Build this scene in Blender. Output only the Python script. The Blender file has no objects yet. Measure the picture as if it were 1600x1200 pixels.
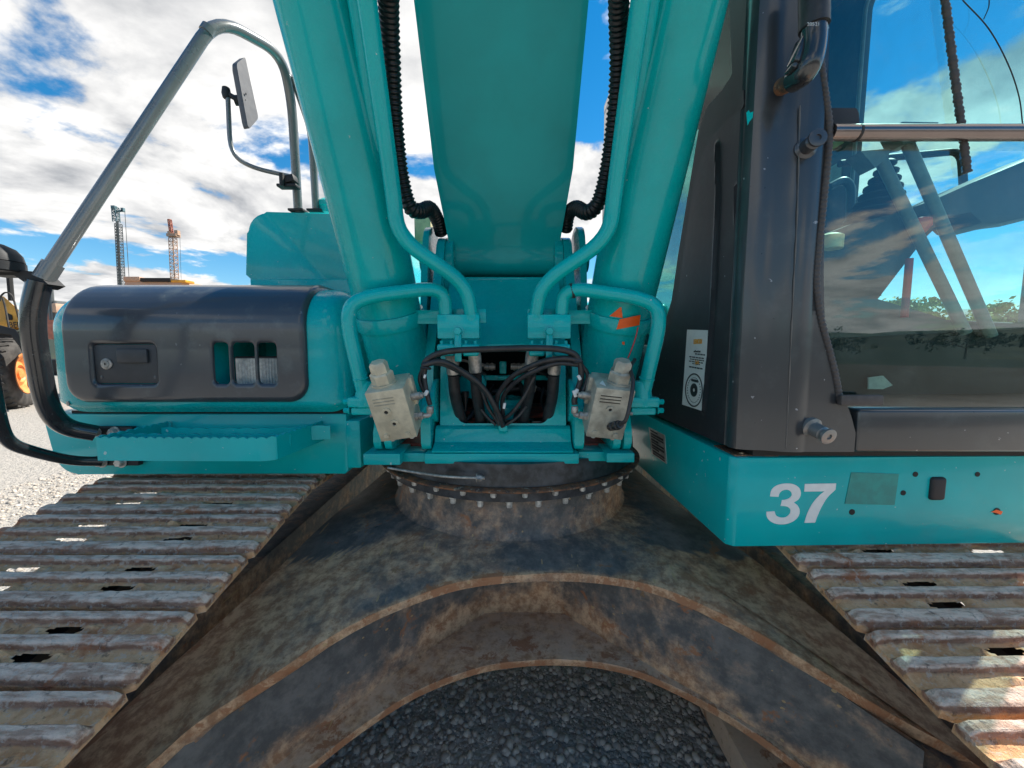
import bpy, bmesh, math, random
import numpy as np
from mathutils import Vector, Matrix, noise as mnoise
from mathutils.geometry import tessellate_polygon
random.seed(7); np.random.seed(7)
R = math.radians
SC = bpy.context.scene
COL = SC.collection

# ------------------------------------------------------------------ camera
H = 1.64; PITCH = R(5.2); FPX = 600.0
cam_d = bpy.data.cameras.new('camera'); cam = bpy.data.objects.new('camera', cam_d); COL.objects.link(cam)
cam.location = (0, 0, H); cam.rotation_euler = (R(90) - PITCH, 0, 0)
cam_d.sensor_width = 36.0; cam_d.lens = 36.0 * FPX / 1600.0
cam_d.clip_start = 0.02; cam_d.clip_end = 9000
SC.camera = cam

# ------------------------------------------------------------------ sun, sky, exposure
SUN_EL = R(50); SUN_AZ = R(31)      # azimuth of the sun measured from +X towards +Y
sdir = Vector((math.cos(SUN_EL)*math.cos(SUN_AZ), math.cos(SUN_EL)*math.sin(SUN_AZ), math.sin(SUN_EL)))
sl = bpy.data.lights.new('sun', 'SUN'); sl.energy = 2.3; sl.angle = R(0.5); sl.color = (1.0, .95, .87)
so = bpy.data.objects.new('sun', sl); COL.objects.link(so)
so.rotation_euler = sdir.to_track_quat('Z', 'Y').to_euler(); so.location = (5, 5, 12)
SC.view_settings.view_transform = 'Standard'; SC.view_settings.look = 'None'
SC.view_settings.gamma = 1; SC.view_settings.use_curve_mapping = False
SC.view_settings.exposure = 1.85
SC.cycles.max_bounces = 8; SC.cycles.diffuse_bounces = 4; SC.cycles.glossy_bounces = 3; SC.cycles.transparent_max_bounces = 10

def nd(nt, typ, **kw):
    n = nt.nodes.new(typ)
    for k, v in kw.items():
        if k in ('op', 'operation'): n.operation = v
        elif isinstance(k, str) and hasattr(n, k) and k != 'inputs': setattr(n, k, v)
    return n
def setin(nt, n, key, v):
    s = n.inputs[key]
    if isinstance(v, bpy.types.NodeSocket): nt.links.new(v, s)
    else: s.default_value = v
def mth(nt, op, a, b=0.0, c=None, clamp=False):
    n = nt.nodes.new('ShaderNodeMath'); n.operation = op; n.use_clamp = clamp
    setin(nt, n, 0, a); setin(nt, n, 1, b)
    if c is not None: setin(nt, n, 2, c)
    return n.outputs[0]
def sstep(nt, v, lo, hi):
    n = nt.nodes.new('ShaderNodeMapRange'); n.interpolation_type = 'SMOOTHSTEP'
    setin(nt, n, 0, v); setin(nt, n, 1, lo); setin(nt, n, 2, hi); setin(nt, n, 3, 0.0); setin(nt, n, 4, 1.0)
    return n.outputs[0]
def nz(nt, vec, scale, detail=4, rough=.55, dist=0.0, w=None):
    n = nt.nodes.new('ShaderNodeTexNoise'); n.noise_dimensions = '3D'
    nt.links.new(vec, n.inputs['Vector']); n.inputs['Scale'].default_value = scale
    n.inputs['Detail'].default_value = detail; n.inputs['Roughness'].default_value = rough
    n.inputs['Distortion'].default_value = dist
    return n.outputs['Fac']
def mixc(nt, f, a, b):
    n = nt.nodes.new('ShaderNodeMix'); n.data_type = 'RGBA'
    setin(nt, n, 0, f)
    for i, v in ((6, a), (7, b)):
        if isinstance(v, bpy.types.NodeSocket): nt.links.new(v, n.inputs[i])
        else: n.inputs[i].default_value = (v[0], v[1], v[2], 1)
    return n.outputs[2]

W = bpy.data.worlds.new('World'); SC.world = W; W.use_nodes = True
nt = W.node_tree; nt.nodes.clear()
sky = nt.nodes.new('ShaderNodeTexSky'); sky.sky_type = 'NISHITA'; sky.sun_disc = False
sky.sun_elevation = SUN_EL; sky.sun_rotation = R(90) - SUN_AZ
sky.air_density = 1.0; sky.dust_density = .05; sky.ozone_density = 2.5
tc = nt.nodes.new('ShaderNodeTexCoord')
sep = nt.nodes.new('ShaderNodeSeparateXYZ'); nt.links.new(tc.outputs['Generated'], sep.inputs[0])
zz = mth(nt, 'ADD', mth(nt, 'MAXIMUM', sep.outputs[2], 0.0), 0.16)
cmb = nt.nodes.new('ShaderNodeCombineXYZ')
nt.links.new(mth(nt, 'DIVIDE', sep.outputs[0], zz), cmb.inputs[0])
nt.links.new(mth(nt, 'DIVIDE', sep.outputs[1], zz), cmb.inputs[1]); cmb.inputs[2].default_value = 3.7
CLOUD_OFF = (2.3, 1.1, 0.0)
def cfield(off):
    v = nt.nodes.new('ShaderNodeVectorMath'); v.operation = 'ADD'
    nt.links.new(cmb.outputs[0], v.inputs[0]); v.inputs[1].default_value = tuple(CLOUD_OFF[i] + off[i] for i in range(3))
    a = nz(nt, v.outputs[0], 1.15, 8, .56, .25)
    b = nz(nt, v.outputs[0], .42, 2, .5)
    return mth(nt, 'ADD', mth(nt, 'MULTIPLY', a, .75), mth(nt, 'MULTIPLY', b, .25))
c0 = cfield((0, 0, 0)); c1 = cfield((.10, .10, .06))
mask = sstep(nt, c0, .470, .515)
thick = sstep(nt, c0, .50, .64)
lit = mth(nt, 'ADD', mth(nt, 'MULTIPLY', mth(nt, 'SUBTRACT', c0, c1), 7.0), .60, clamp=True)
lit = mth(nt, 'MULTIPLY', lit, mth(nt, 'SUBTRACT', 1.0, mth(nt, 'MULTIPLY', thick, .30)))
ccol = mixc(nt, lit, (1.62, 1.68, 1.78), (4.4, 4.32, 4.2))
hs = nt.nodes.new('ShaderNodeHueSaturation'); hs.inputs['Saturation'].default_value = 1.42; hs.inputs['Value'].default_value = .54; hs.inputs['Hue'].default_value = .492
nt.links.new(sky.outputs[0], hs.inputs['Color'])
wc = mixc(nt, mask, hs.outputs[0], ccol)
bg = nt.nodes.new('ShaderNodeBackground'); bg.inputs[1].default_value = 0.085
nt.links.new(wc, bg.inputs[0])
wo = nt.nodes.new('ShaderNodeOutputWorld'); nt.links.new(bg.outputs[0], wo.inputs[0])

# ------------------------------------------------------------------ measuring: pixel of the 1600 px photograph -> point at a real distance
CT, ST = math.cos(PITCH), math.sin(PITCH)
def ray(u, v):
    a = (u - 800) / FPX; b = (v - 600) / FPX
    return Vector((a, CT - b*ST, -ST - b*CT))
O = Vector((0, 0, H))
def P(u, v, Y): d = ray(u, v); return O + d*(Y/d.y)
def PZ(u, v, z): d = ray(u, v); return O + d*((z - H)/d.z)
def PX(u, v, x): d = ray(u, v); return O + d*(x/d.x)

# ------------------------------------------------------------------ materials
def newmat(name):
    m = bpy.data.materials.new(name); m.use_nodes = True
    nt = m.node_tree; b = nt.nodes['Principled BSDF']
    return m, nt, b
def coords(nt, kind='Object'):
    return nt.nodes.new('ShaderNodeTexCoord').outputs[kind]
def geo_pos(nt):
    return nt.nodes.new('ShaderNodeNewGeometry').outputs['Position']
def scaled(nt, vec, s):
    n = nt.nodes.new('ShaderNodeMapping'); nt.links.new(vec, n.inputs[0]); n.inputs['Scale'].default_value = s
    return n.outputs[0]
def bump(nt, b, h, strength=.2, dist=.002):
    n = nt.nodes.new('ShaderNodeBump'); n.inputs['Strength'].default_value = strength; n.inputs['Distance'].default_value = dist
    nt.links.new(h, n.inputs['Height']); nt.links.new(n.outputs[0], b.inputs['Normal'])
def attr(nt, name):
    n = nt.nodes.new('ShaderNodeAttribute'); n.attribute_name = name; return n.outputs['Fac']
def scratches(nt, pos, scale=40, thr=.03, stretch=.02, rots=((.3, .9, .2), (1.1, -.5, .7), (-.6, .4, 1.9))):
    out = None
    for r in rots:
        mp = nt.nodes.new('ShaderNodeMapping'); nt.links.new(pos, mp.inputs[0]); mp.inputs['Rotation'].default_value = r
        mp.inputs['Scale'].default_value = (scale, scale*stretch, scale)
        v = nt.nodes.new('ShaderNodeTexVoronoi'); nt.links.new(mp.outputs[0], v.inputs['Vector']); v.inputs['Scale'].default_value = 1
        sp = nt.nodes.new('ShaderNodeSeparateXYZ'); nt.links.new(v.outputs['Color'], sp.inputs[0])
        d = mth(nt, 'MULTIPLY', mth(nt, 'LESS_THAN', v.outputs['Distance'], mth(nt, 'MULTIPLY', sp.outputs[1], thr*2)), mth(nt, 'GREATER_THAN', sp.outputs[0], .5))
        out = d if out is None else mth(nt, 'MAXIMUM', out, d)
    return out

def m_simple(name, col, rough=.5, metal=0.0, vary=.12, nscale=30, bstr=.0, coat=0.0):
    m, nt, b = newmat(name); p = geo_pos(nt)
    n = nz(nt, p, nscale, 5, .6)
    f = sstep(nt, n, .35, .68)
    c = mixc(nt, f, [x*(1-vary) for x in col], [min(1, x*(1+vary)) for x in col])
    nt.links.new(c, b.inputs['Base Color'])
    r = mth(nt, 'ADD', mth(nt, 'MULTIPLY', n, .14), rough - .07, clamp=True); nt.links.new(r, b.inputs['Roughness'])
    b.inputs['Metallic'].default_value = metal; b.inputs['Coat Weight'].default_value = coat
    if bstr: bump(nt, b, nz(nt, p, nscale*6, 4, .6), bstr, .002)
    return m

def m_paint(name, col, rough=.27, wear=.5, chips=(.55, .6, .58), dust=.045, coat=.3):
    m, nt, b = newmat(name); p = geo_pos(nt)
    big = nz(nt, p, 3.5, 4, .6); fine = nz(nt, p, 55, 4, .6)
    c = mixc(nt, sstep(nt, big, .35, .65), [x*.93 for x in col], [x*1.06 for x in col])
    dn = mth(nt, 'MULTIPLY', sstep(nt, nz(nt, p, 9, 6, .65), .52, .72), dust)
    c = mixc(nt, dn, c, (.30, .36, .33))
    region = sstep(nt, nz(nt, p, 6, 3, .6), .60 - .12*wear, .66)
    sc = mth(nt, 'MULTIPLY', mth(nt, 'MULTIPLY', scratches(nt, p, 42, .035), region), min(.7, .5*wear)) if wear > 0 else 0.0
    c = mixc(nt, sc, c, chips)
    ch = nz(nt, p, 42, 3, .5)
    chip = mth(nt, 'MULTIPLY', sstep(nt, ch, .742-.018*wear, .752-.018*wear), .75)
    c = mixc(nt, chip, c, chips)
    nt.links.new(c, b.inputs['Base Color'])
    r = mth(nt, 'ADD', mth(nt, 'ADD', mth(nt, 'MULTIPLY', fine, .12), mth(nt, 'MULTIPLY', dn, .8)), rough - .06, clamp=True)
    nt.links.new(r, b.inputs['Roughness'])
    b.inputs['Coat Weight'].default_value = coat*1.2; b.inputs['Coat Roughness'].default_value = .06; b.inputs['Specular IOR Level'].default_value = .2
    bump(nt, b, nz(nt, p, 12, 2, .5), .05, .004)
    return m

TEAL = (.0, .45, .45)
M = {}
M['teal'] = m_paint('turquoise_paint', TEAL)
M['teal_worn'] = m_paint('worn_turquoise_paint', TEAL, .36, 1.3, (.5, .62, .6), .08, .2)
M['teal_clean'] = m_paint('clean_turquoise_paint', TEAL, .34, .0, TEAL, .0, .2)
M['patch'] = m_simple('faded_turquoise_patch', (.004, .27, .24), .42)
M['black'] = m_paint('black_gloss_paint', (.020, .022, .026), .22, .25, (.3, .3, .3), .10, .4)
M['cover'] = m_paint('dark_grey_cover_plastic', (.042, .046, .055), .34, .5, (.16, .17, .18), .16, .25)
M['cab'] = m_paint('charcoal_cab_paint', (.030, .034, .039), .30, .6, (.36, .36, .38), .07, .4)
M['cab_side'] = m_paint('charcoal_cab_side_paint', (.030, .032, .036), .45, .4, (.3, .3, .32), .06, .0)
M['trim'] = m_simple('black_rubber', (.022, .022, .024), .6, bstr=.15)
M['seal'] = m_simple('grey_rubber_seal', (.07, .062, .06), .55, bstr=.3, nscale=60)
M['rib'] = m_simple('worn_rib_edge', (.13, .12, .11), .45)
M['hose'] = m_simple('hose_rubber', (.030, .030, .032), .42, vary=.3, bstr=.15, nscale=40)
M['tube'] = m_simple('grey_painted_tube', (.20, .21, .21), .28, .3, .05, 8, coat=.4)
M['zinc'] = m_simple('zinc_fitting', (.42, .39, .35), .42, .45, .35, 45, .15)
M['block'] = m_simple('yellowed_zinc_block', (.60, .54, .40), .45, .15, .14, 26, .12)
M['block_dark'] = m_simple('grey_zinc_block', (.42, .41, .34), .45, .2, .25, 26, .12)
M['bolt'] = m_simple('pale_bolt_head', (.55, .52, .47), .45, .3, .3, 60)
M['dark'] = m_simple('dark_grime_and_shade', (.018, .017, .016), .75)  # near-black for grimy parts; also paints the shade of holes and gaps
M['red'] = m_simple('red_oxide_floor', (.42, .06, .035), .55, vary=.5, nscale=14)
M['orange'] = m_simple('orange_tape', (.95, .13, .012), .45, vary=.06)
M['white'] = m_simple('white_print', (.80, .81, .78), .4, vary=.04)
M['label_y'] = m_simple('orange_print', (.75, .36, .06), .5)
M['ink'] = m_simple('black_print', (.04, .04, .045), .5)
M['silver'] = m_simple('silver_plate', (.55, .55, .52), .35, .6, .2)
M['seat'] = m_simple('cab_console_grey', (.055, .058, .06), .55)
M['lever'] = m_simple('lever_grey', (.16, .18, .17), .4)
M['mirr'] = m_simple('grey_mirror_shell', (.085, .085, .09), .5)
M['latch'] = m_simple('matt_latch_plastic', (.05, .052, .056), .5, vary=.1)
M['redlev'] = m_simple('red_lever', (.5, .02, .03), .4)
M['paper'] = m_simple('paper', (.45, .43, .38), .7)
M['yellow'] = m_simple('yellow_machine_paint', (.72, .33, .03), .4, vary=.2, nscale=4)
M['rimo'] = m_simple('orange_rim_paint', (.72, .26, .07), .45, vary=.2, nscale=6)
M['tyre'] = m_simple('tyre_rubber', (.055, .05, .045), .85, vary=.4, nscale=5)
M['rustred'] = m_simple('faded_red_paint', (.40, .13, .08), .6, vary=.3, nscale=3)
M['mast'] = m_simple('mast_steel', (.11, .12, .12), .5)
M['mastblue'] = m_simple('mast_blue', (.12, .20, .22), .5)
M['craneo'] = m_simple('crane_orange', (.52, .33, .22), .6)
M['decal'] = m_simple('beige_decal', (.62, .5, .3), .6)

for k in ('cab', 'cover', 'black'):
    b_ = M[k].node_tree.nodes['Principled BSDF']; b_.inputs['Specular IOR Level'].default_value = .6; b_.inputs['Coat Weight'].default_value = .6; b_.inputs['Coat Roughness'].default_value = .12
def m_corrug():
    m, nt, b = newmat('corrugated_hose_guard'); b.inputs['Base Color'].default_value = (.014, .014, .015, 1); b.inputs['Roughness'].default_value = .33
    return m
M['corrug'] = m_corrug()

def m_glass(name, tint, refl=1.0, rough=0.0, dirt=.06):
    m = bpy.data.materials.new(name); m.use_nodes = True; nt = m.node_tree; nt.nodes.clear()
    out = nt.nodes.new('ShaderNodeOutputMaterial')
    t = nt.nodes.new('ShaderNodeBsdfTransparent'); t.inputs[0].default_value = (*tint, 1)
    g = nt.nodes.new('ShaderNodeBsdfGlossy'); g.inputs['Roughness'].default_value = rough; g.inputs['Color'].default_value = (.95, 1, 1, 1)
    fr = nt.nodes.new('ShaderNodeFresnel'); fr.inputs[0].default_value = 1.5
    bk = nt.nodes.new('ShaderNodeNewGeometry').outputs['Backfacing']
    f = mth(nt, 'MULTIPLY', mth(nt, 'MULTIPLY', fr.outputs[0], refl, clamp=True), mth(nt, 'SUBTRACT', 1.0, bk))
    mx = nt.nodes.new('ShaderNodeMixShader'); nt.links.new(f, mx.inputs[0]); nt.links.new(t.outputs[0], mx.inputs[1]); nt.links.new(g.outputs[0], mx.inputs[2])
    d = nt.nodes.new('ShaderNodeBsdfDiffuse'); d.inputs[0].default_value = (.5, .55, .52, 1)
    p = geo_pos(nt); n = sstep(nt, nz(nt, p, 7, 6, .7, .6), .45, .8)
    mx2 = nt.nodes.new('ShaderNodeMixShader'); nt.links.new(mth(nt, 'MULTIPLY', n, dirt), mx2.inputs[0])
    nt.links.new(mx.outputs[0], mx2.inputs[1]); nt.links.new(d.outputs[0], mx2.inputs[2]); nt.links.new(mx2.outputs[0], out.inputs[0])
    return m
M['glass'] = m_glass('cab_front_glass', (.80, .95, .93), 2.6)
M['glass_side'] = m_glass('cab_side_glass', (.34, .56, .52), .35)
M['glass_door'] = m_glass('cab_door_glass', (.80, .95, .95), 1.0)
M['lens'] = m_glass('lamp_lens', (.9, .92, .92), 1.6, .05, .3)

def m_shoe():
    m, nt, b = newmat('worn_track_steel'); p = geo_pos(nt); h = attr(nt, 'hgt')
    n1 = nz(nt, p, 15, 7, .68); n2 = nz(nt, p, 38, 5, .68); n3 = nz(nt, scaled(nt, p, (3, 14, 14)), 5, 4, .6)
    mud = mixc(nt, sstep(nt, n1, .38, .62), (.64, .34, .17), (.84, .54, .32))
    steel = mixc(nt, sstep(nt, n3, .35, .62), (.50, .32, .24), (.86, .66, .54))
    top = mth(nt, 'ADD', h, mth(nt, 'MULTIPLY', mth(nt, 'SUBTRACT', n1, .5), 1.1))
    slope = mixc(nt, sstep(nt, n3, .3, .7), (.26, .135, .09), (.46, .27, .19))
    c = mixc(nt, sstep(nt, top, .12, .42), mud, slope)
    c = mixc(nt, sstep(nt, top, .66, .92), c, steel)
    rust = sstep(nt, nz(nt, p, 7.5, 6, .6, .4), .57, .68)
    c = mixc(nt, mth(nt, 'MULTIPLY', rust, .75), c, (.46, .15, .06))
    c = mixc(nt, mth(nt, 'MULTIPLY', sstep(nt, n2, .57, .68), .6), c, (.10, .065, .055)); c = mixc(nt, mth(nt, 'MULTIPLY', sstep(nt, nz(nt, p, 52, 5, .7), .54, .62), .55), c, (.66, .56, .48))
    nt.links.new(c, b.inputs['Base Color']); b.inputs['Roughness'].default_value = .72
    b.inputs['Roughness'].default_value = .9; b.inputs['Specular IOR Level'].default_value = .12
    n5 = nz(nt, p, 170, 4, .7); bump(nt, b, mth(nt, 'ADD', mth(nt, 'ADD', n2, mth(nt, 'MULTIPLY', n5, .45)), mth(nt, 'MULTIPLY', n1, .8)), 1.0, .010)
    return m
M['shoe'] = m_shoe()

def m_frame():
    m, nt, b = newmat('rusty_black_frame_steel'); p = geo_pos(nt)
    e = attr(nt, 'edge')
    n1 = nz(nt, p, 2.6, 7, .66, .3); n2 = nz(nt, p, 16, 6, .7); n3 = nz(nt, p, 90, 4, .7)
    steel = mixc(nt, sstep(nt, n2, .35, .66), (.105, .100, .095), (.19, .175, .16))
    dusty = mixc(nt, sstep(nt, nz(nt, p, 26, 7, .72), .38, .62), (.40, .20, .10), (.76, .48, .28))
    dm = mth(nt, 'ADD', n1, mth(nt, 'ADD', mth(nt, 'MULTIPLY', mth(nt, 'SUBTRACT', n2, .5), .45), mth(nt, 'MULTIPLY', e, .22)))
    dm = mth(nt, 'ADD', dm, mth(nt, 'MULTIPLY', attr(nt, 'dirt'), .27))
    c = mixc(nt, mth(nt, 'MULTIPLY', sstep(nt, dm, .42, .70), .88), steel, dusty)
    c = mixc(nt, mth(nt, 'MULTIPLY', sstep(nt, mth(nt, 'ADD', attr(nt, 'dirt'), mth(nt, 'MULTIPLY', mth(nt, 'SUBTRACT', n2, .5), 2.5)), 1.2, 1.9), .8), c, (.66, .47, .33))
    rn = mth(nt, 'ADD', nz(nt, p, 8, 8, .72, .4), mth(nt, 'MULTIPLY', e, .05))
    e2 = mth(nt, 'MULTIPLY', e, sstep(nt, nz(nt, p, 13, 5, .7), .42, .6)); rn = mth(nt, 'ADD', rn, mth(nt, 'MULTIPLY', e2, .10))
    c = mixc(nt, mth(nt, 'MULTIPLY', sstep(nt, rn, .585, .655), .85), c, (.36, .15, .07))
    spots = sstep(nt, nz(nt, p, 34, 5, .6), .655, .68)
    c = mixc(nt, mth(nt, 'MULTIPLY', spots, .6), c, (.26, .14, .06))
    oil = sstep(nt, nz(nt, p, 6.5, 6, .65), .66, .72)
    c = mixc(nt, mth(nt, 'MULTIPLY', oil, .6), c, (.010, .011, .013))
    s1 = mth(nt, 'MULTIPLY', scratches(nt, p, 26, .075, .035, ((.5, .2, .1), (1.35, .35, .1), (.2, 1.2, .6))), sstep(nt, nz(nt, p, 5, 3, .6), .46, .56))
    c = mixc(nt, mth(nt, 'MULTIPLY', s1, .75), c, (.52, .34, .16))
    nt.links.new(c, b.inputs['Base Color'])
    r = mth(nt, 'ADD', mth(nt, 'MULTIPLY', dm, .55), .30, clamp=True); nt.links.new(r, b.inputs['Roughness']); b.inputs['Specular IOR Level'].default_value = .25
    bump(nt, b, mth(nt, 'ADD', n3, mth(nt, 'MULTIPLY', n2, 1.2)), .5, .003)
    return m
M['frame'] = m_frame()

def m_rustlip():
    m, nt, b = newmat('rusty_ring_lip'); p = geo_pos(nt)
    n = nz(nt, p, 22, 6, .7)
    c = mixc(nt, sstep(nt, n, .4, .6), (.07, .05, .04), (.26, .11, .05))
    c = mixc(nt, sstep(nt, nz(nt, p, 40, 5, .7), .58, .66), c, (.33, .27, .2))
    nt.links.new(c, b.inputs['Base Color']); b.inputs['Roughness'].default_value = .75; bump(nt, b, n, .6, .004)
    return m
M['rust'] = m_rustlip()

def m_gravel():
    m, nt, b = newmat('gravel_ground'); p = geo_pos(nt)
    v = nt.nodes.new('ShaderNodeTexVoronoi'); nt.links.new(p, v.inputs['Vector']); v.inputs['Scale'].default_value = 55
    v2 = nt.nodes.new('ShaderNodeTexVoronoi'); nt.links.new(p, v2.inputs['Vector']); v2.inputs['Scale'].default_value = 18
    cc = mixc(nt, v.outputs['Color'], (.27, .245, .215), (.47, .43, .38))
    n = nz(nt, p, .5, 5, .6); n2 = nz(nt, p, 6, 6, .7)
    c = mixc(nt, mth(nt, 'MULTIPLY', sstep(nt, n, .35, .65), .45), cc, (.34, .32, .28))
    c = mixc(nt, mth(nt, 'MULTIPLY', sstep(nt, n2, .5, .7), .4), c, (.22, .205, .18))
    sp = nt.nodes.new('ShaderNodeSeparateXYZ'); nt.links.new(p, sp.inputs[0])
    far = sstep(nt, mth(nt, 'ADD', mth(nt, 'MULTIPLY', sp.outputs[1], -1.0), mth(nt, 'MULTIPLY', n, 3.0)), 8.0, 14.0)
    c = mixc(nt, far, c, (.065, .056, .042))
    nt.links.new(c, b.inputs['Base Color']); b.inputs['Roughness'].default_value = .92
    hh = mth(nt, 'ADD', mth(nt, 'MULTIPLY', v.outputs['Distance'], -1.0), mth(nt, 'MULTIPLY', v2.outputs['Distance'], -1.4))
    bump(nt, b, hh, .9, .012)
    return m
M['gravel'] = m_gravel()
def m_stone():
    m, nt, b = newmat('gravel_stone'); p = geo_pos(nt)
    r = attr(nt, 'tone')
    c = mixc(nt, r, (.33, .285, .24), (.74, .64, .53))
    c = mixc(nt, mth(nt, 'MULTIPLY', nz(nt, p, 150, 3, .6), .4), c, (.22, .21, .19))
    nt.links.new(c, b.inputs['Base Color']); b.inputs['Roughness'].default_value = .88
    return m
M['stone'] = m_stone()
def m_land():
    m, nt, b = newmat('fields_and_woods'); p = geo_pos(nt)
    v = nt.nodes.new('ShaderNodeTexVoronoi'); nt.links.new(p, v.inputs['Vector']); v.inputs['Scale'].default_value = .006
    n = nz(nt, p, .004, 6, .6); n2 = nz(nt, p, .03, 5, .7)
    f = mixc(nt, v.outputs['Color'], (.018, .030, .012), (.055, .060, .025))
    c = mixc(nt, sstep(nt, mth(nt, 'ADD', n, mth(nt, 'MULTIPLY', n2, .3)), .55, .68), f, (.012, .024, .012))
    nt.links.new(c, b.inputs['Base Color']); b.inputs['Roughness'].default_value = .95
    return m
M['land'] = m_land()
def m_leaf():
    m, nt, b = newmat('autumn_leaves'); p = geo_pos(nt)
    c = mixc(nt, sstep(nt, nz(nt, p, 1.6, 3, .6), .4, .6), (.20, .20, .03), (.42, .36, .06))
    nt.links.new(c, b.inputs['Base Color']); b.inputs['Roughness'].default_value = .7
    return m
M['leaf'] = m_leaf()
M['leafd'] = m_simple('dark_leaves', (.022, .036, .014), .8)
M['bark'] = m_simple('bark', (.07, .05, .035), .85)

# ------------------------------------------------------------------ object helpers
WPOS = {}
def empty(name, loc, label=None, cat=None, parent=None, group=None):
    o = bpy.data.objects.new(name, None); COL.objects.link(o); o.empty_display_size = .2
    WPOS[o] = Vector(loc)
    if parent is not None: o.parent = parent; o.location = Vector(loc) - WPOS[parent]
    else: o.location = loc
    if label: o['label'] = label
    if cat: o['category'] = cat
    if group: o['group'] = group
    return o
def finish(name, bm, mat, parent=None, smooth=True, ang=38, label=None, kind=None, origin=None, group=None, cat=None):
    bmesh.ops.recalc_face_normals(bm, faces=bm.faces[:]) if getattr(bm, '_rc', True) is True else None
    if smooth:
        for f in bm.faces: f.smooth = True
        a = R(ang)
        for e in bm.edges:
            if len(e.link_faces) == 2:
                if e.calc_face_angle(0) > a: e.smooth = False
            else: e.smooth = False
    vs = [v.co for v in bm.verts]
    if origin is None:
        lo = Vector((min(v.x for v in vs), min(v.y for v in vs), min(v.z for v in vs)))
        hi = Vector((max(v.x for v in vs), max(v.y for v in vs), max(v.z for v in vs)))
        origin = (lo + hi)/2
    origin = Vector(origin)
    bmesh.ops.translate(bm, verts=bm.verts[:], vec=-origin)
    me = bpy.data.meshes.new(name); bm.to_mesh(me); bm.free()
    if isinstance(mat, (list, tuple)):
        for m_ in mat: me.materials.append(m_)
    else: me.materials.append(mat)
    o = bpy.data.objects.new(name, me); COL.objects.link(o); WPOS[o] = origin
    if parent is not None: o.parent = parent; o.location = origin - WPOS[parent]
    else: o.location = origin
    if label: o['label'] = label
    if kind: o['kind'] = kind
    if group: o['group'] = group
    if cat: o['category'] = cat
    return o
def dupe(src, wpos, parent, rot=None, mesh=None):
    o = src.copy(); COL.objects.link(o); WPOS[o] = Vector(wpos)
    o.parent = parent; o.location = Vector(wpos) - (WPOS[parent] if parent else Vector((0, 0, 0)))
    if rot is not None: o.rotation_euler = rot
    return o
NB = bmesh.new
def vv(bm, pts): return [bm.verts.new(p) for p in pts]
def fc(bm, vs):
    try: return bm.faces.new(vs)
    except ValueError: return None
def box(bm, c, s, rot=None, bev=0.0, seg=2):
    r = bmesh.ops.create_cube(bm, size=1.0); vs = r['verts']
    for v in vs: v.co = Vector((v.co.x*s[0], v.co.y*s[1], v.co.z*s[2]))
    if bev: 
        es = list({e for v in vs for e in v.link_edges})
        rr = bmesh.ops.bevel(bm, geom=es, offset=bev, segments=seg, profile=.5, affect='EDGES')
        vs = list({v for f in rr['faces'] for v in f.verts} | {v for v in vs if v.is_valid})
        # collect the island
        seen = set(vs); st = list(vs)
        while st:
            v = st.pop()
            for e in v.link_edges:
                w = e.other_vert(v)
                if w not in seen: seen.add(w); st.append(w)
        vs = list(seen)
    Mx = Matrix.Translation(Vector(c))
    if rot is not None: Mx = Mx @ (rot if isinstance(rot, Matrix) else Matrix.Rotation(rot[0], 4, rot[1]))
    for v in vs: v.co = Mx @ v.co
    return vs
def boxmm(bm, lo, hi, bev=0.0, seg=2):
    lo, hi = Vector(lo), Vector(hi)
    return box(bm, (lo+hi)/2, [abs(x) for x in (hi-lo)], None, bev, seg)
def basis(d):
    d = Vector(d).normalized(); up = Vector((0, 0, 1)) if abs(d.z) < .9 else Vector((0, 1, 0))
    x = up.cross(d).normalized(); y = d.cross(x); return x, y, d
def lathe(bm, p0, axis, prof, n=24, cap=True, phase=0.0):
    """prof: list of (distance along the axis, radius)"""
    x, y, d = basis(axis); p0 = Vector(p0); rings = []
    for (t, r) in prof:
        if r < 1e-5: rings.append([bm.verts.new(p0 + d*t)])
        else: rings.append([bm.verts.new(p0 + d*t + (x*math.cos(phase+2*math.pi*i/n) + y*math.sin(phase+2*math.pi*i/n))*r) for i in range(n)])
    for a, b in zip(rings, rings[1:]):
        for i in range(n):
            j = (i+1) % n
            if len(a) == 1 and len(b) == 1: continue
            if len(a) == 1: fc(bm, [a[0], b[i], b[j]])
            elif len(b) == 1: fc(bm, [a[i], a[j], b[0]])
            else: fc(bm, [a[i], a[j], b[j], b[i]])
    if cap:
        if len(rings[0]) > 1: fc(bm, list(reversed(rings[0])))
        if len(rings[-1]) > 1: fc(bm, rings[-1])
def cyl(bm, p0, p1, r, n=20, bev=0.0, r2=None, phase=0.0):
    p0, p1 = Vector(p0), Vector(p1); L = (p1-p0).length; r2 = r if r2 is None else r2
    prof = [(0, r), (L, r2)] if not bev else [(0, r-bev), (bev, r), (L-bev, r2), (L, r2-bev)]
    lathe(bm, p0, p1-p0, prof, n, True, phase)
def hexbolt(bm, p, axis, r, h, washer=True):
    a = Vector(axis).normalized(); p = Vector(p)
    if washer: cyl(bm, p, p + a*h*.22, r*1.35, 14)
    s = h*.2 if washer else 0
    lathe(bm, p + a*s, a, [(0, r), (h*.8, r), (h, r*.86)], 6, True)
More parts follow.
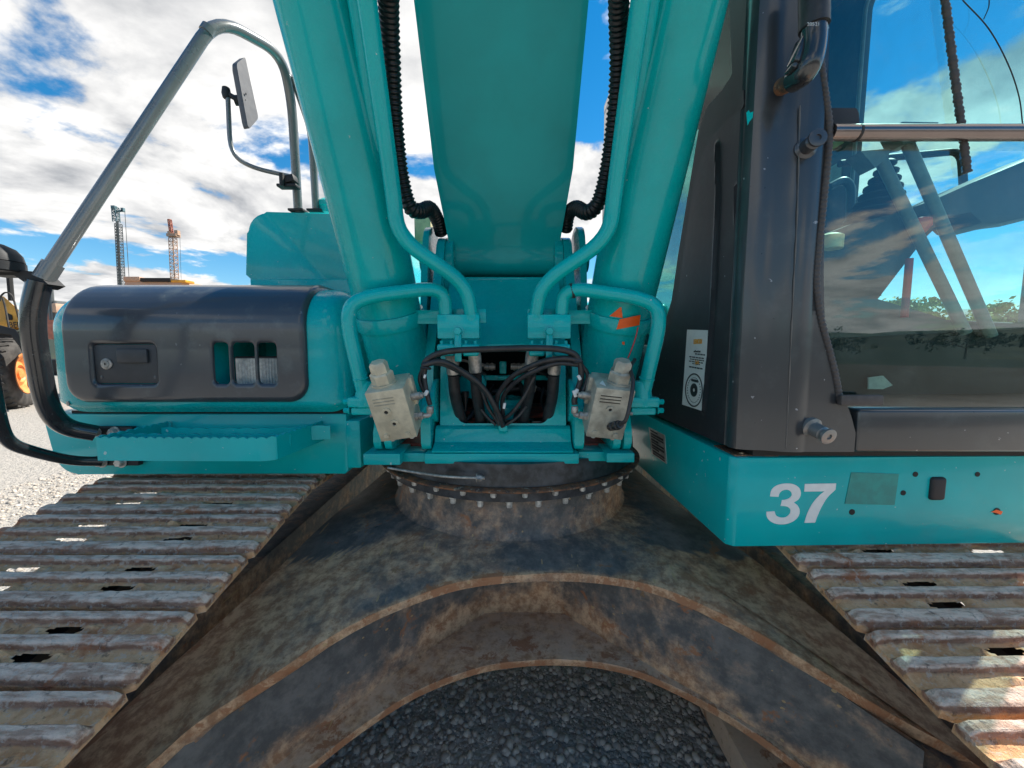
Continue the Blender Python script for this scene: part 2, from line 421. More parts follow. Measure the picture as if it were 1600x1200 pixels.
def fillet(pts, rad, seg=6):
    pts = [Vector(p) for p in pts]; out = [pts[0]]
    for i in range(1, len(pts)-1):
        a, b, c = pts[i-1], pts[i], pts[i+1]
        rr = rad[i-1] if isinstance(rad, (list, tuple)) else rad
        d0 = min(rr, (a-b).length*.48); d1 = min(rr, (c-b).length*.48)
        s = b + (a-b).normalized()*d0; e = b + (c-b).normalized()*d1
        for k in range(seg+1):
            t = k/seg; out.append(s*(1-t)**2 + b*2*t*(1-t) + e*t*t)
    out.append(pts[-1]); return out
def catmull(pts, seg=8):
    pts = [Vector(p) for p in pts]; q = [pts[0]*2-pts[1]] + pts + [pts[-1]*2-pts[-2]]; out = []
    for i in range(1, len(q)-2):
        p0, p1, p2, p3 = q[i-1], q[i], q[i+1], q[i+2]
        for k in range(seg):
            t = k/seg
            out.append(.5*((2*p1) + (p2-p0)*t + (2*p0-5*p1+4*p2-p3)*t*t + (3*p1-p0-3*p2+p3)*t**3))
    out.append(pts[-1]); return out
def resample(pts, step):
    out = [pts[0]]; acc = 0
    for a, b in zip(pts, pts[1:]):
        L = (b-a).length
        if L < 1e-9: continue
        t = step - acc
        while t <= L: out.append(a + (b-a)*(t/L)); t += step
        acc = (acc + L) % step if False else L - (t - step)
    if (out[-1]-pts[-1]).length > step*.3: out.append(pts[-1])
    return out
def sweep(bm, pts, rad, n=14, cap=True):
    """rad: number or function(i, s) with s = arc length"""
    pts = [Vector(p) for p in pts]
    q = [pts[0]]
    for p in pts[1:]:
        if (p-q[-1]).length > 1e-5: q.append(p)
    pts = q
    t0 = (pts[1]-pts[0]).normalized(); x, y, _ = basis(t0); rings = []; s = 0
    prev = t0
    for i, p in enumerate(pts):
        if i: s += (p-pts[i-1]).length
        t = ((pts[min(i+1, len(pts)-1)] - pts[max(i-1, 0)])).normalized()
        qn = prev.rotation_difference(t); x = (qn @ x); x = (x - t*x.dot(t)).normalized(); y = t.cross(x); prev = t
        r = rad(i, s) if callable(rad) else rad
        rings.append([bm.verts.new(p + (x*math.cos(2*math.pi*k/n) + y*math.sin(2*math.pi*k/n))*r) for k in range(n)])
    for a, b in zip(rings, rings[1:]):
        for k in range(n):
            j = (k+1) % n; fc(bm, [a[k], a[j], b[j], b[k]])
    if cap: fc(bm, list(reversed(rings[0]))); fc(bm, rings[-1])
def pipe(name, pts, r, mat, parent, fil=None, n=16, **kw):
    bm = NB(); pp = fillet(pts, fil) if fil is not None else catmull(pts)
    sweep(bm, pp, r, n); return finish(name, bm, mat, parent, **kw)
def prism(bm, poly, axis, a, b, bev=0.0):
    """poly: 2D points; axis 'x': poly=(y,z) extruded x from a to b; 'y': (x,z); 'z': (x,y)"""
    f = {'x': lambda p, t: (t, p[0], p[1]), 'y': lambda p, t: (p[0], t, p[1]), 'z': lambda p, t: (p[0], p[1], t)}[axis]
    A = vv(bm, [f(p, a) for p in poly]); B = vv(bm, [f(p, b) for p in poly]); n = len(poly)
    f0 = fc(bm, A); f1 = fc(bm, list(reversed(B)))
    for i in range(n): fc(bm, [A[i], B[i], B[(i+1) % n], A[(i+1) % n]])
    if bev:
        bmesh.ops.bevel(bm, geom=list({e for v in A+B for e in v.link_edges}), offset=bev, segments=2, profile=.5, affect='EDGES')
def rr_sdf(x, y, cx, cy, hx, hy, r):
    qx = abs(x-cx) - hx + r; qy = abs(y-cy) - hy + r
    return math.hypot(max(qx, 0), max(qy, 0)) + min(max(qx, qy), 0) - r
def panel(sdf, u0, u1, v0, v1, nu, nv, fmap, th, bm=None):
    """cut-out sheet: cells with sdf<0 are kept, the rim snapped to the outline, thickness th"""
    bm = bm or NB()
    du, dv = (u1-u0)/nu, (v1-v0)/nv; cell = max(du, dv)
    U = [[(u0+du*i, v0+dv*j) for j in range(nv+1)] for i in range(nu+1)]
    S = [[sdf(*U[i][j]) for j in range(nv+1)] for i in range(nu+1)]
    keep = [[(S[i][j]+S[i+1][j]+S[i][j+1]+S[i+1][j+1])/4 < 0 for j in range(nv)] for i in range(nu)]
    def nk(i, j):
        k = 0; t = 0
        for a in (i-1, i):
            for b in (j-1, j):
                t += 1
                if 0 <= a < nu and 0 <= b < nv and keep[a][b]: k += 1
        return k
    V = {}
    e = cell*.2
    for i in range(nu+1):
        for j in range(nv+1):
            k = nk(i, j)
            if k == 0: continue
            u, v = U[i][j]
            if k < 4:
                for _ in range(3):
                    s = sdf(u, v)
                    gx = (sdf(u+e, v)-sdf(u-e, v))/(2*e); gy = (sdf(u, v+e)-sdf(u, v-e))/(2*e); g = gx*gx+gy*gy
                    if g < 1e-6 or abs(s) > cell*1.6: break
                    u -= s*gx/g; v -= s*gy/g
            V[i, j] = (bm.verts.new(fmap(u, v, 0)), bm.verts.new(fmap(u, v, -th)))
    def C(i, j): return 0 <= i < nu and 0 <= j < nv and keep[i][j]
    for i in range(nu):
        for j in range(nv):
            if not keep[i][j]: continue
            q = [(i, j), (i+1, j), (i+1, j+1), (i, j+1)]
            fc(bm, [V[k][0] for k in q]); fc(bm, [V[k][1] for k in reversed(q)])
            for (a, b, ni, nj) in ((q[0], q[1], i, j-1), (q[1], q[2], i+1, j), (q[2], q[3], i, j+1), (q[3], q[0], i-1, j)):
                if not C(ni, nj): fc(bm, [V[a][0], V[a][1], V[b][1], V[b][0]])
    return bm
def poly_sdf(poly):
    n = len(poly)
    def f(x, y):
        d = 1e9; ins = False
        for i in range(n):
            ax, ay = poly[i]; bx, by = poly[(i+1) % n]
            ex, ey = bx-ax, by-ay; wx, wy = x-ax, y-ay
            t = max(0, min(1, (wx*ex+wy*ey)/(ex*ex+ey*ey+1e-12)))
            d = min(d, math.hypot(wx-ex*t, wy-ey*t))
            if (ay > y) != (by > y) and x < (bx-ax)*(y-ay)/(by-ay+1e-12)+ax: ins = not ins
        return -d if ins else d
    return f
def lerp(a, b, t): return a + (b-a)*t
def interp(xs, ys, x):
    return float(np.interp(x, xs, ys))
def text_mesh(s, size, loc, rot, mat, name, parent, bold=.0, shear=0.0, ext=.0006, spacing=1.0, align='CENTER', xs=1.0):
    c = bpy.data.curves.new(name, 'FONT'); c.body = s; c.size = size; c.offset = bold; c.shear = shear; c.extrude = ext
    c.space_character = spacing; c.align_x = align; c.align_y = 'CENTER'; c.resolution_u = 6
    t = bpy.data.objects.new(name, c); COL.objects.link(t)
    dg = bpy.context.evaluated_depsgraph_get(); me = bpy.data.meshes.new_from_object(t.evaluated_get(dg))
    bpy.data.objects.remove(t); bpy.data.curves.remove(c)
    me.name = name; me.materials.clear(); me.materials.append(mat)
    o = bpy.data.objects.new(name, me); COL.objects.link(o); WPOS[o] = Vector(loc)
    o.parent = parent; o.location = Vector(loc) - WPOS[parent]; o.rotation_euler = rot; o.scale = (xs, 1, 1)
    return o

# ================================================================== SETTING
def terrain():
    bm = NB(); rings = []
    rad = [0, 8, 20, 45, 70, 110, 180, 320, 520, 800, 1200, 1800, 2600, 3800, 5200]; n = 96
    for r in rad:
        if r == 0: rings.append([bm.verts.new((0, 2, 0))]); continue
        ring = []
        for i in range(n):
            a = 2*math.pi*i/n; x, y = r*math.cos(a), 2 + r*math.sin(a); z = 0
            if r > 60:
                k = min(1, (r-60)/500)
                z = -k*22 if r < 1000 else -22
                hn = mnoise.fractal(Vector((x/900, y/900, 1.7)), 1.0, 2.0, 4)
                if r > 600: z += (r-600)*.034 + max(-.2, hn)*min(1, (r-600)/1500)*105
            ring.append(bm.verts.new((x, y, z)))
        rings.append(ring)
    for a, b in zip(rings, rings[1:]):
        for i in range(n):
            j = (i+1) % n
            if len(a) == 1: f = fc(bm, [a[0], b[i], b[j]])
            else: f = fc(bm, [a[i], a[j], b[j], b[i]])
    for f in bm.faces:
        c = f.calc_center_median(); f.material_index = 0 if math.hypot(c.x, c.y-2) < 62 else 1
    bmesh.ops.recalc_face_normals(bm, faces=bm.faces[:])
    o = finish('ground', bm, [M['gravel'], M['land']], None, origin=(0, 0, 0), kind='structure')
    return o
terrain()

ICO = None
def stones(name, n, xr, yr, smin, smax, seed, keep=None, label=None):
    rng = np.random.RandomState(seed)
    bm = NB(); bmesh.ops.create_icosphere(bm, subdivisions=1, radius=1.0)
    base = np.array([v.co[:] for v in bm.verts]); faces = np.array([[v.index for v in f.verts] for f in bm.faces]); bm.free()
    nvb, nfb = len(base), len(faces)
    x = rng.uniform(xr[0], xr[1], n); y = rng.uniform(yr[0], yr[1], n)
    s = smin + (smax-smin)*rng.power(.28, n)**1.0*.0 + (smax-smin)*(rng.rand(n)**5)
    if keep is not None:
        k = keep(x, y); x, y, s = x[k], y[k], s[k]; n = len(x)
    pts = base[None]*(1 + rng.uniform(-.3, .3, (n, nvb, 1)))
    sc = np.stack([rng.uniform(.7, 1.2, n), rng.uniform(.7, 1.2, n), rng.uniform(.45, .85, n)], 1)*s[:, None]
    pts = pts*sc[:, None, :]
    a = rng.uniform(0, 2*np.pi, n); b = rng.uniform(-.5, .5, n)
    ca, sa, cb, sb = np.cos(a), np.sin(a), np.cos(b), np.sin(b)
    X, Y_, Z = pts[..., 0], pts[..., 1], pts[..., 2]
    Y2 = Y_*cb[:, None] - Z*sb[:, None]; Z2 = Y_*sb[:, None] + Z*cb[:, None]
    X3 = X*ca[:, None] - Y2*sa[:, None]; Y3 = X*sa[:, None] + Y2*ca[:, None]
    co = np.stack([X3 + x[:, None], Y3 + y[:, None], Z2 + (s*.15)[:, None]], -1).reshape(-1, 3)
    fi = (faces[None] + (np.arange(n)*nvb)[:, None, None]).reshape(-1)
    me = bpy.data.meshes.new(name); me.vertices.add(len(co)); me.vertices.foreach_set('co', co.ravel())
    nf = n*nfb; me.loops.add(nf*3); me.loops.foreach_set('vertex_index', fi.astype(np.int32))
    me.polygons.add(nf); me.polygons.foreach_set('loop_start', np.arange(0, nf*3, 3, dtype=np.int32)); me.polygons.foreach_set('loop_total', np.full(nf, 3, dtype=np.int32))
    at = me.attributes.new('tone', 'FLOAT', 'POINT'); at.data.foreach_set('value', np.repeat(rng.rand(n), nvb))
    me.update(calc_edges=True); me.materials.append(M['stone'])
    o = bpy.data.objects.new(name, me); COL.objects.link(o); o['kind'] = 'stuff'; o['label'] = label; o['category'] = 'gravel'
    return o
stones('gravel', 24000, (-1.0, 1.3), (.75, 2.7), .0028, .021, 3, label='loose grey gravel stones in the shade under the arched frame')
stones('gravel', 22000, (-6.0, -1.75), (.6, 6.5), .005, .026, 4, label='pale sunlit gravel of the yard left of the track')

# ================================================================== THE EXCAVATOR
EX = empty('excavator', (0, 2.2, 0), 'turquoise tracked excavator seen close from the front, number 37 on its deck', 'excavator')
def part(name, bm, mat, parent=EX, **kw): return finish(name, bm, mat, parent, **kw)

# ---------- undercarriage: X frame
CX, CY = -.01, 1.94
def uz(u): return .90 - .22*min(1.3, abs((u-835)/650))**1.4
Upx = [(150, 1262), (240, 1190), (300, 1137), (370, 1090), (430, 1052), (500, 1005), (560, 970), (620, 942), (700, 914), (770, 901), (850, 896), (930, 899), (1010, 912), (1090, 942), (1180, 987), (1270, 1040), (1350, 1090), (1430, 1136), (1500, 1172), (1560, 1205), (1650, 1262)]
Ucur = [PZ(u, v, uz(u)) for u, v in Upx]
Ucur = catmull(Ucur, 5)
lb = [Vector((-.80, 2.6, .86)), Vector((-.80, 2.1, .88)), Vector((-.82, 1.69, .88)), Vector((-.86, 1.42, .84)), Vector((-.92, 1.2, .78)), Vector((-1.02, .98, .70)), Vector((-1.05, .78, .66))]
rb = [Vector((1.10, .74, .66)), Vector((1.10, .96, .70)), Vector((1.0, 1.22, .78)), Vector((.92, 1.42, .84)), Vector((.83, 1.69, .88)), Vector((.80, 2.1, .88)), Vector((.80, 2.6, .86))]
outer = catmull(lb, 5)[:-1] + Ucur + catmull(rb, 5)[1:]
def topz(p, t):    # t: 0 ring, 1 edge
    return lerp(.935, p.z, t**1.3)
def top_plate():
    bm = NB(); L1 = bm.verts.layers.float.new('edge'); L2 = bm.verts.layers.float.new('dirt')
    rings = []; rows = 14
    cols = []
    for p in outer:
        a = math.atan2(p.y-CY, p.x-CX); q = Vector((CX + .53*math.cos(a), CY + .53*math.sin(a), .935)); col = []
        for k in range(rows+1):
            t = k/rows; c = q.lerp(p, t); c.z = topz(p, t) + .004*mnoise.noise(c*5)
            v = bm.verts.new(c); v[L1] = max(0, (t-.86)/.14)**2*(1 if p.y < 1.5 else .2); v[L2] = min(1, max(0, (abs(c.x)-.45)/.5))*(1 if c.y < 1.4 else -1.2); col.append(v)
        # rolled lip: thickness of the plate
        for dz, de in ((-.012, 1.0), (-.028, .8), (-.032, .3)):
            c = p + Vector((0, 0, dz)); 
            if dz == -.032: c += (Vector((CX, CY, p.z)) - p).normalized()*.05
            v = bm.verts.new(c); v[L1] = de*(1 if p.y < 1.5 else .1); v[L2] = 0 if p.y < 1.5 else -1.5; col.append(v)
        # under side back to the ring
        c = q.lerp(p, .5); c.z = topz(p, .5) - .035; v = bm.verts.new(c); col.append(v)
        c = q.copy(); c.z -= .035; v = bm.verts.new(c); col.append(v)
        cols.append(col)
    for a, b in zip(cols, cols[1:]):
        for i in range(len(a)-1): fc(bm, [a[i], b[i], b[i+1], a[i+1]])
    part('frame_top_plate', bm, M['frame'], ang=50)
top_plate()
def lz(u): return .55 - .08*min(1.2, abs((u-860)/420))**1.5
Lpx = [(300, 1370), (400, 1272), (480, 1200), (560, 1137), (650, 1080), (740, 1045), (800, 1034), (860, 1030), (930, 1034), (1000, 1050), (1080, 1086), (1160, 1132), (1250, 1196), (1340, 1265), (1450, 1350)]
Wpx = [(230, 1370), (335, 1272), (425, 1200), (515, 1130), (610, 1060), (690, 1000), (757, 958), (815, 956), (880, 958), (950, 1000), (1030, 1046), (1110, 1093), (1205, 1150), (1290, 1202), (1400, 1280)]
Wpx = [(230, 1370), (345, 1272), (430, 1195), (520, 1125), (612, 1055), (690, 1000), (757, 958), (815, 956), (880, 958), (945, 998), (1020, 1042), (1105, 1092), (1200, 1150), (1300, 1220), (1430, 1310)]
def bottom_plate():
    Lc = [PZ(u, v, lz(u)) for u, v in Lpx]; Wc = [PZ(u, v, lz(u)+.004) for u, v in Wpx]
    # the rear line continues behind the web so that the plate carries the web
    bm = NB(); L1 = bm.verts.layers.float.new('edge'); L2 = bm.verts.layers.float.new('dirt')
    Lc2 = catmull(Lc, 4); Wc2 = [Wc[min(len(Wc)-1, i//4)].lerp(Wc[min(len(Wc)-1, i//4+1)], (i % 4)/4) for i in range(len(Lc2))]
    cols = []
    for p, w in zip(Lc2, Wc2):
        w2 = w + (w-p)*.5 + Vector((0, .06, 0)); col = []
        for t in (0, .25, .5, .75, 1):
            c = p.lerp(w2, t) + Vector((0, 0, .003*mnoise.noise(p.lerp(w2, t)*9))); v = bm.verts.new(c); v[L1] = 1 if t == 0 else max(0, .6-t); v[L2] = 1.6; col.append(v)
        col.insert(0, bm.verts.new(p + Vector((0, 0, -.012)))); col[0][L1] = 1.6; col[0][L2] = 1
        col.insert(0, bm.verts.new(p + Vector((0, .002, -.026)))); col[0][L1] = 1.3; col[0][L2] = 1
        v = bm.verts.new(w2 + Vector((0, 0, -.026))); col.append(v); 
        cols.append(col)
    for a, b in zip(cols, cols[1:]):
        n = len(a)
        for i in range(n): fc(bm, [a[i], b[i], b[(i+1) % n], a[(i+1) % n]])
    part('frame_bottom_plate', bm, M['frame'], ang=50)
    # webs: vertical walls standing on the web line, up to the top plate
    def web(idx, name='frame_web'):
        pts = [Wc[i] for i in idx]; 
        fine = []
        for a, b in zip(pts, pts[1:]):
            for k in range(6): fine.append(a.lerp(b, k/6))
        fine.append(pts[-1])
        bm = NB(); bm.verts.layers.float.new('edge'); L2 = bm.verts.layers.float.new('dirt'); cols = []
        for p in fine:
            # top height: under the top plate at this place
            best = min(Ucur, key=lambda q: (q.x-p.x)**2*4 + max(0, 0)*(q.y-p.y)**2)
            rr = math.hypot(p.x-CX, p.y-CY); ro = math.hypot(best.x-CX, best.y-CY)
            t = max(0, min(1, (rr-.53)/max(.01, ro-.53))); zt = lerp(.935, best.z, t**1.3) - .03
            col = []
            for k in range(9):
                c = Vector((p.x, p.y, lerp(p.z-.004, zt, k/8))); v = bm.verts.new(c); v[L2] = max(0, .9-k*.25) - .55*min(1, abs(p.x)*1.4); col.append(v)
            for k in (8, 0):
                c = col[k].co + Vector((0, .03, 0)); col.append(bm.verts.new(c))
            cols.append(col)
        for a, b in zip(cols, cols[1:]):
            n = len(a)
            for i in range(n): fc(bm, [a[i], b[i], b[(i+1) % n], a[(i+1) % n]])
        for c in (cols[0], cols[-1]): fc(bm, c)
        part(name, bm, M['frame'], ang=35)
    web(range(0, 7)); web(range(6, 9)); web(range(8, 15))
bottom_plate()

# ---------- swing bearing
bm = NB(); bm.verts.layers.float.new('edge')
lathe(bm, (CX, CY, .925), (0, 0, 1), [(0, .585), (.004, .575), (.018, .560), (.05, .556), (.165, .556)], 96, False)
part('bearing_pedestal', bm, M['frame'], ang=50)
bm = NB(); lathe(bm, (CX, CY, 1.09), (0, 0, 1), [(0, .50), (0, .600), (.038, .604), (.040, .60)], 96, False)
part('bearing_flange', bm, m_simple('dark_bearing_steel', (.06, .063, .07), .45, .3, .4, 20, .3))
bm = NB(); lathe(bm, (CX, CY, 1.131), (0, 0, 1), [(0, .58), (0, .628), (.003, .633), (.008, .634), (.012, .628), (.013, .60)], 128, False)
part('ring_lip', bm, M['rust'])
bm = NB(); lathe(bm, (CX, CY, 1.144), (0, 0, 1), [(0, .60), (.002, .606), (.085, .60), (.085, .3)], 96, False)
part('swing_ring', bm, m_simple('greased_ring_steel', (.055, .058, .062), .38, .3, .5, 16, .2))
b0 = None; b1 = None
NBLT = 34
for i in range(NBLT):
    a = 2*math.pi*(i+.5)/NBLT
    if math.sin(a) > .35: continue
    p = Vector((CX + .583*math.cos(a), CY + .583*math.sin(a), 1.09))
    if b0 is None:
        bm = NB(); hexbolt(bm, p, (0, 0, -1), .0115, .022); b0 = part('flange_bolt', bm, M['bolt'], origin=p)
    else: dupe(b0, p, EX, (0, 0, random.random()))
    a += math.pi/NBLT*1.0
    p = Vector((CX + .612*math.cos(a), CY + .612*math.sin(a), 1.1325))
    if b1 is None:
        bm = NB(); hexbolt(bm, p, (0, 0, -1), .011, .020, False); b1 = part('ring_bolt', bm, M['bolt'], origin=p)
    else: dupe(b1, p, EX, (0, 0, random.random()))
pipe('grease_line', [P(606, 731, 1.37), P(660, 740, 1.345), P(700, 745, 1.325), P(748, 747, 1.315)], .0045, M['zinc'], EX)
bm = NB(); p = P(744, 747, 1.315); hexbolt(bm, p, (1, 0, 0), .011, .018); cyl(bm, p+Vector((.018, 0, 0)), p+Vector((.03, 0, 0)), .006); part('grease_nipple', bm, M['zinc'])

# ---------- tracks
PITCH_T = .193; SW = .90
def shoe_profile():
    base = [(0, -.016), (.001, .006), (.008, .023), (.014, .0275), (.038, .0285), (.042, .026), (.050, .006), (.056, .002), (.066, .001), (.076, .002), (.082, .008), (.086, .025), (.089, .0285), (.107, .0285), (.110, .026), (.118, .005), (.124, .002), (.134, .001), (.144, .002), (.150, .008), (.154, .025), (.157, .0280), (.172, .0275), (.175, .024), (.180, .004), (.181, -.016)]
    out = []
    for a, b in zip(base, base[1:]):
        for k in range(2): t = k/2; out.append((lerp(a[0], b[0], t), lerp(a[1], b[1], t)))
    out.append(base[-1]); return out
def make_shoe(seed):
    rng = random.Random(seed); prof = shoe_profile(); nx = 100
    bm = NB(); Lh = bm.verts.layers.float.new('hgt'); cols = []
    clumps = [(rng.uniform(-.4, .4), rng.choice((.066, .132)), rng.uniform(.008, .02), rng.uniform(.006, .016)) for _ in range(3)]
    for sx in (-1, 1):
        for (cx, cy) in ((sx*.17, .066), (sx*.17, .132)):
            for e in (-.066, .062): clumps.append((cx+e, cy+rng.uniform(-.004, .004), rng.uniform(.014, .020), rng.uniform(.010, .018)))
    for i in range(nx+1):
        x = -SW/2 + SW*i/nx; col = []
        de = SW/2 - abs(x)
        for (y, z) in prof:
            hh = max(0, z)/.029; zz = z
            if z > .004: zz = .004 + (z-.004)*.76*min(1, de/.016 + .25 + .25*mnoise.noise(Vector((x*40, y*40, seed))))
            pn = Vector((x*9, y*30, seed*3.1)); 
            zz += .0017*mnoise.noise(Vector((x*38, y*45, seed*3.1))) + .0022*mnoise.noise(pn*.7)*hh + .0010*mnoise.noise(Vector((x*110, y*110, seed)))
            if z < .006:
                for (cx, cy, r, h) in clumps:
                    d2 = ((x-cx)/(r*1.1))**2 + ((y-cy)/(r*.55))**2; zz += h*math.exp(-d2)
            yy = y + .0010*mnoise.noise(pn*2.0 + Vector((7, 3, 1)))
            yy = yy + (.010*max(0, 1-de/.02)*(1 if y < .06 else 0) if de < .02 and y < .03 else 0)
            v = bm.verts.new((x, yy, zz)); v[Lh] = hh; col.append(v)
        cols.append(col)
    for i in range(nx):
        x = -SW/2 + SW*(i+.5)/nx
        for k in range(len(prof)-1):
            y = (prof[k][0]+prof[k+1][0])/2; z = (prof[k][1]+prof[k+1][1])/2
            slot = any(abs(abs(x)-.17) < .044 - (.012 if abs(y-cy) > .004 else 0) and abs(y-cy) < .0078 for cy in (.066, .134))
            if slot: continue
            fc(bm, [cols[i][k], cols[i+1][k], cols[i+1][k+1], cols[i][k+1]])
    # lower skin and ends
    for i in range(nx+1):
        for k in (0, -1):
            pass
    for end in (cols[0], cols[-1]):
        lows = [bm.verts.new((v.co.x, v.co.y, -.016)) for v in end[1:-1]]
        rowt = end[1:-1]
        for a in range(len(rowt)-1): fc(bm, [rowt[a], rowt[a+1], lows[a+1], lows[a]])
        fc(bm, [end[0], end[1], lows[0]]); fc(bm, [end[-1], end[-2], lows[-1]])
    bmesh.ops.recalc_face_normals(bm, faces=bm.faces[:])
    for f in bm.faces: f.smooth = True
    for e in bm.edges:
        if len(e.link_faces) == 2 and e.calc_face_angle(0) > R(20): e.smooth = False
    me = bpy.data.meshes.new('track_shoe'); bm.to_mesh(me); bm.free(); me.materials.append(M['shoe']); return me
SHOES = [make_shoe(s) for s in range(6)]
# track path in (Y, z) : closed loop
def track_path():
    pts = []
    for Y in np.linspace(3.9, .72, 60):
        if Y > 1.75: z = 1.085
        else:
            z = .757 + .222*Y; 
            if Y > 1.3: k = (Y-1.3)/.45; z = lerp(z, 1.085, k*k*(3-2*k))
        pts.append((Y, z))
    cy, cz, r = .62, .465, .445
    for a in np.linspace(72, -90, 30): pts.append((cy - .02 - r*math.cos(R(a))*1.0, cz + r*math.sin(R(a))))
    # front idler bulges towards the camera side
    for Y in np.linspace(.7, 3.95, 40): pts.append((Y, .020))
    cy2, r2 = 4.0, .532
    for a in np.linspace(-90, 90, 30): pts.append((cy2 + r2*math.cos(R(a)), .552 + r2*math.sin(R(a))))
    return [Vector((0, p[0], p[1])) for p in pts]
def build_track(xc, ph):
    path = track_path(); fine = []
    for a, b in zip(path, path[1:]+path[:1]):
        fine.append(a)
    d = [0]
    for a, b in zip(fine, fine[1:]+fine[:1]): d.append(d[-1]+(b-a).length)
    L = d[-1]; n = int(round(L/PITCH_T)); step = L/n
    def at(s):
        s %= L; i = int(np.searchsorted(d, s, side='right'))-1; i = min(i, len(fine)-1)
        a = fine[i]; b = fine[(i+1) % len(fine)]; t = (s-d[i])/max(1e-9, d[i+1]-d[i]); return a.lerp(b, t)
    bmc = NB()
    for k in range(n):
        s = (k+ph)*step; a = at(s); b = at(s+step)   # a: far end, b: near end (on the top run)
        ty = (a-b); ang = math.atan2(ty.z, ty.y)
        o = bpy.data.objects.new('track_shoe', SHOES[(k*5+int(xc > 0)*2) % 6]); COL.objects.link(o)
        o.parent = EX; o.location = Vector((xc + random.uniform(-.004, .004), b.y, b.z)) - WPOS[EX]
        o.rotation_euler = (ang, 0, random.uniform(-.006, .006)); WPOS[o] = Vector((xc, b.y, b.z))
        nrm = Vector((0, -math.sin(ang), math.cos(ang)))
        for sx in (-.11, .11):
            mid = (a+b)/2 - nrm*.060
            box(bmc, Vector((xc+sx, mid.y, mid.z)), (.05, PITCH_T*.96, .075), Matrix.Rotation(ang, 4, 'X'))
        e = b - nrm*.065
        cyl(bmc, (xc-.14, e.y, e.z), (xc+.14, e.y, e.z), .026, 10)
    o = part('track_chain', bmc, M['dark'], smooth=False, kind='stuff'); 
    # track frame, idler, rollers
    bm = NB(); prism(bm, [(.95, .35), (.95, .62), (1.2, .72), (3.3, .78), (3.6, .6), (3.6, .35)], 'x', xc-.17, xc+.17, .01); part('track_frame', bm, M['frame'])
    bm = NB(); lathe(bm, (xc-.09, .60, .465), (1, 0, 0), [(0, .12), (0, .33), (.05, .35), (.055, .375), (.125, .375), (.13, .35), (.18, .33), (.18, .12)], 40); part('idler_wheel', bm, M['frame'])
    bm = NB(); lathe(bm, (xc-.05, 4.0, .552), (1, 0, 0), [(0, .2), (0, .40), (.1, .40), (.1, .2)], 26); part('sprocket', bm, M['frame'])
    sg = 1 if xc > 0 else -1; bm = NB(); L2 = bm.verts.layers.float.new('dirt'); prism(bm, [(.70, .10), (.80, .20), (2.0, .26), (2.1, .12)], 'x', min(sg*.80, sg*1.1), max(sg*.80, sg*1.1), .01)
    for v in bm.verts: v[L2] = 2.0
    part('leg_foot', bm, M['frame'])
    for Y in (1.2, 1.7, 2.2, 2.7, 3.2):
        bm = NB(); lathe(bm, (xc-.12, Y, .21), (1, 0, 0), [(0, .09), (.02, .11), (.06, .10), (.18, .10), (.22, .11), (.24, .09)], 20); part('track_roller', bm, M['dark'])
    bm = NB(); lathe(bm, (xc-.1, 2.3, .90), (1, 0, 0), [(0, .06), (.2, .06)], 16); part('carrier_roller', bm, M['dark'])
build_track(-1.255, .35); build_track(1.305, .62)

# ---------- decks
# left deck
bm = NB()
prof = [(-1.83, 1.385)]
for a in np.linspace(180, 270, 9): prof.append((-1.74 + .09*math.cos(R(a)) - .0, 1.235 + .095*math.sin(R(a))))
prof[0] = (-1.86, 1.385)
prof += [(-.67, 1.14), (-.655, 1.155), (-.655, 1.385)]
prism(bm, prof, 'y', 1.5, 2.7, .006)
part('left_deck', bm, M['teal_worn'])
bm = NB(); boxmm(bm, (-.66, 1.495, 1.165), (-.60, 2.0, 1.36), .01); part('deck_side_rail', bm, M['teal_worn'])
# right (cab) deck : profile in plan
RD = [(.655, 2.6), (.655, 1.135), (.675, 1.118), (1.68, 1.1423), (1.68, 2.6)]
bm = NB(); prism(bm, RD, 'z', 1.04, 1.318, .006)
part('right_deck', bm, M['teal_worn'])
def deck_pt(u, v, off=0.0):
    d = ray(u, v); # plane through (.675,1.118) - (2,1.150)
    n = Vector((-(1.150-1.118), 2.0-.675, 0)).normalized(); p0 = Vector((.675, 1.118, 0))
    t = (p0-O).dot(n)/d.dot(n); return O + d*t - n*off
DROT = (R(90), 0, math.atan2(.032, 1.325))
# number 37: drawn as outlines
def figure(name, strokes, mat, parent, label=None):
    bm = NB()
    for poly in strokes:
        A = vv(bm, [deck_pt(u, v, .0015) for u, v in poly]); B = vv(bm, [deck_pt(u, v, -.001) for u, v in poly]); n = len(A)
        for t in tessellate_polygon([[Vector((u, v, 0)) for u, v in poly]]): fc(bm, [A[k] for k in t]); fc(bm, [B[k] for k in reversed(t)])
        for i in range(n): fc(bm, [A[i], B[i], B[(i+1) % n], A[(i+1) % n]])
    return part(name, bm, mat, parent, smooth=False, label=label)
def z6(x, y): return (1000 + x*.375, 430 + y*.375)     # zoomed crop -> photo px
def cm2(pts, seg=5, closed=False):
    q = catmull([Vector((a, b, 0)) for a, b in pts], seg); return [(p.x, p.y) for p in q]
three_o = cm2([(541, 921), (548, 893), (572, 874), (608, 867), (640, 871), (662, 886), (669, 910), (660, 932), (640, 946)]) + cm2([(655, 958), (664, 978), (659, 1003), (638, 1024), (606, 1036), (570, 1036), (541, 1024), (527, 1004), (526, 985)])
three_i = cm2([(559, 983), (567, 1001), (588, 1009), (609, 1006), (623, 993), (626, 978), (617, 966), (600, 961), (585, 961)]) + [(591, 936)] + cm2([(603, 935), (620, 929), (631, 917), (628, 902), (612, 893), (592, 897), (580, 908), (576, 923)])
figure('number_3', [[z6(*p) for p in three_o + three_i]], M['white'], EX)
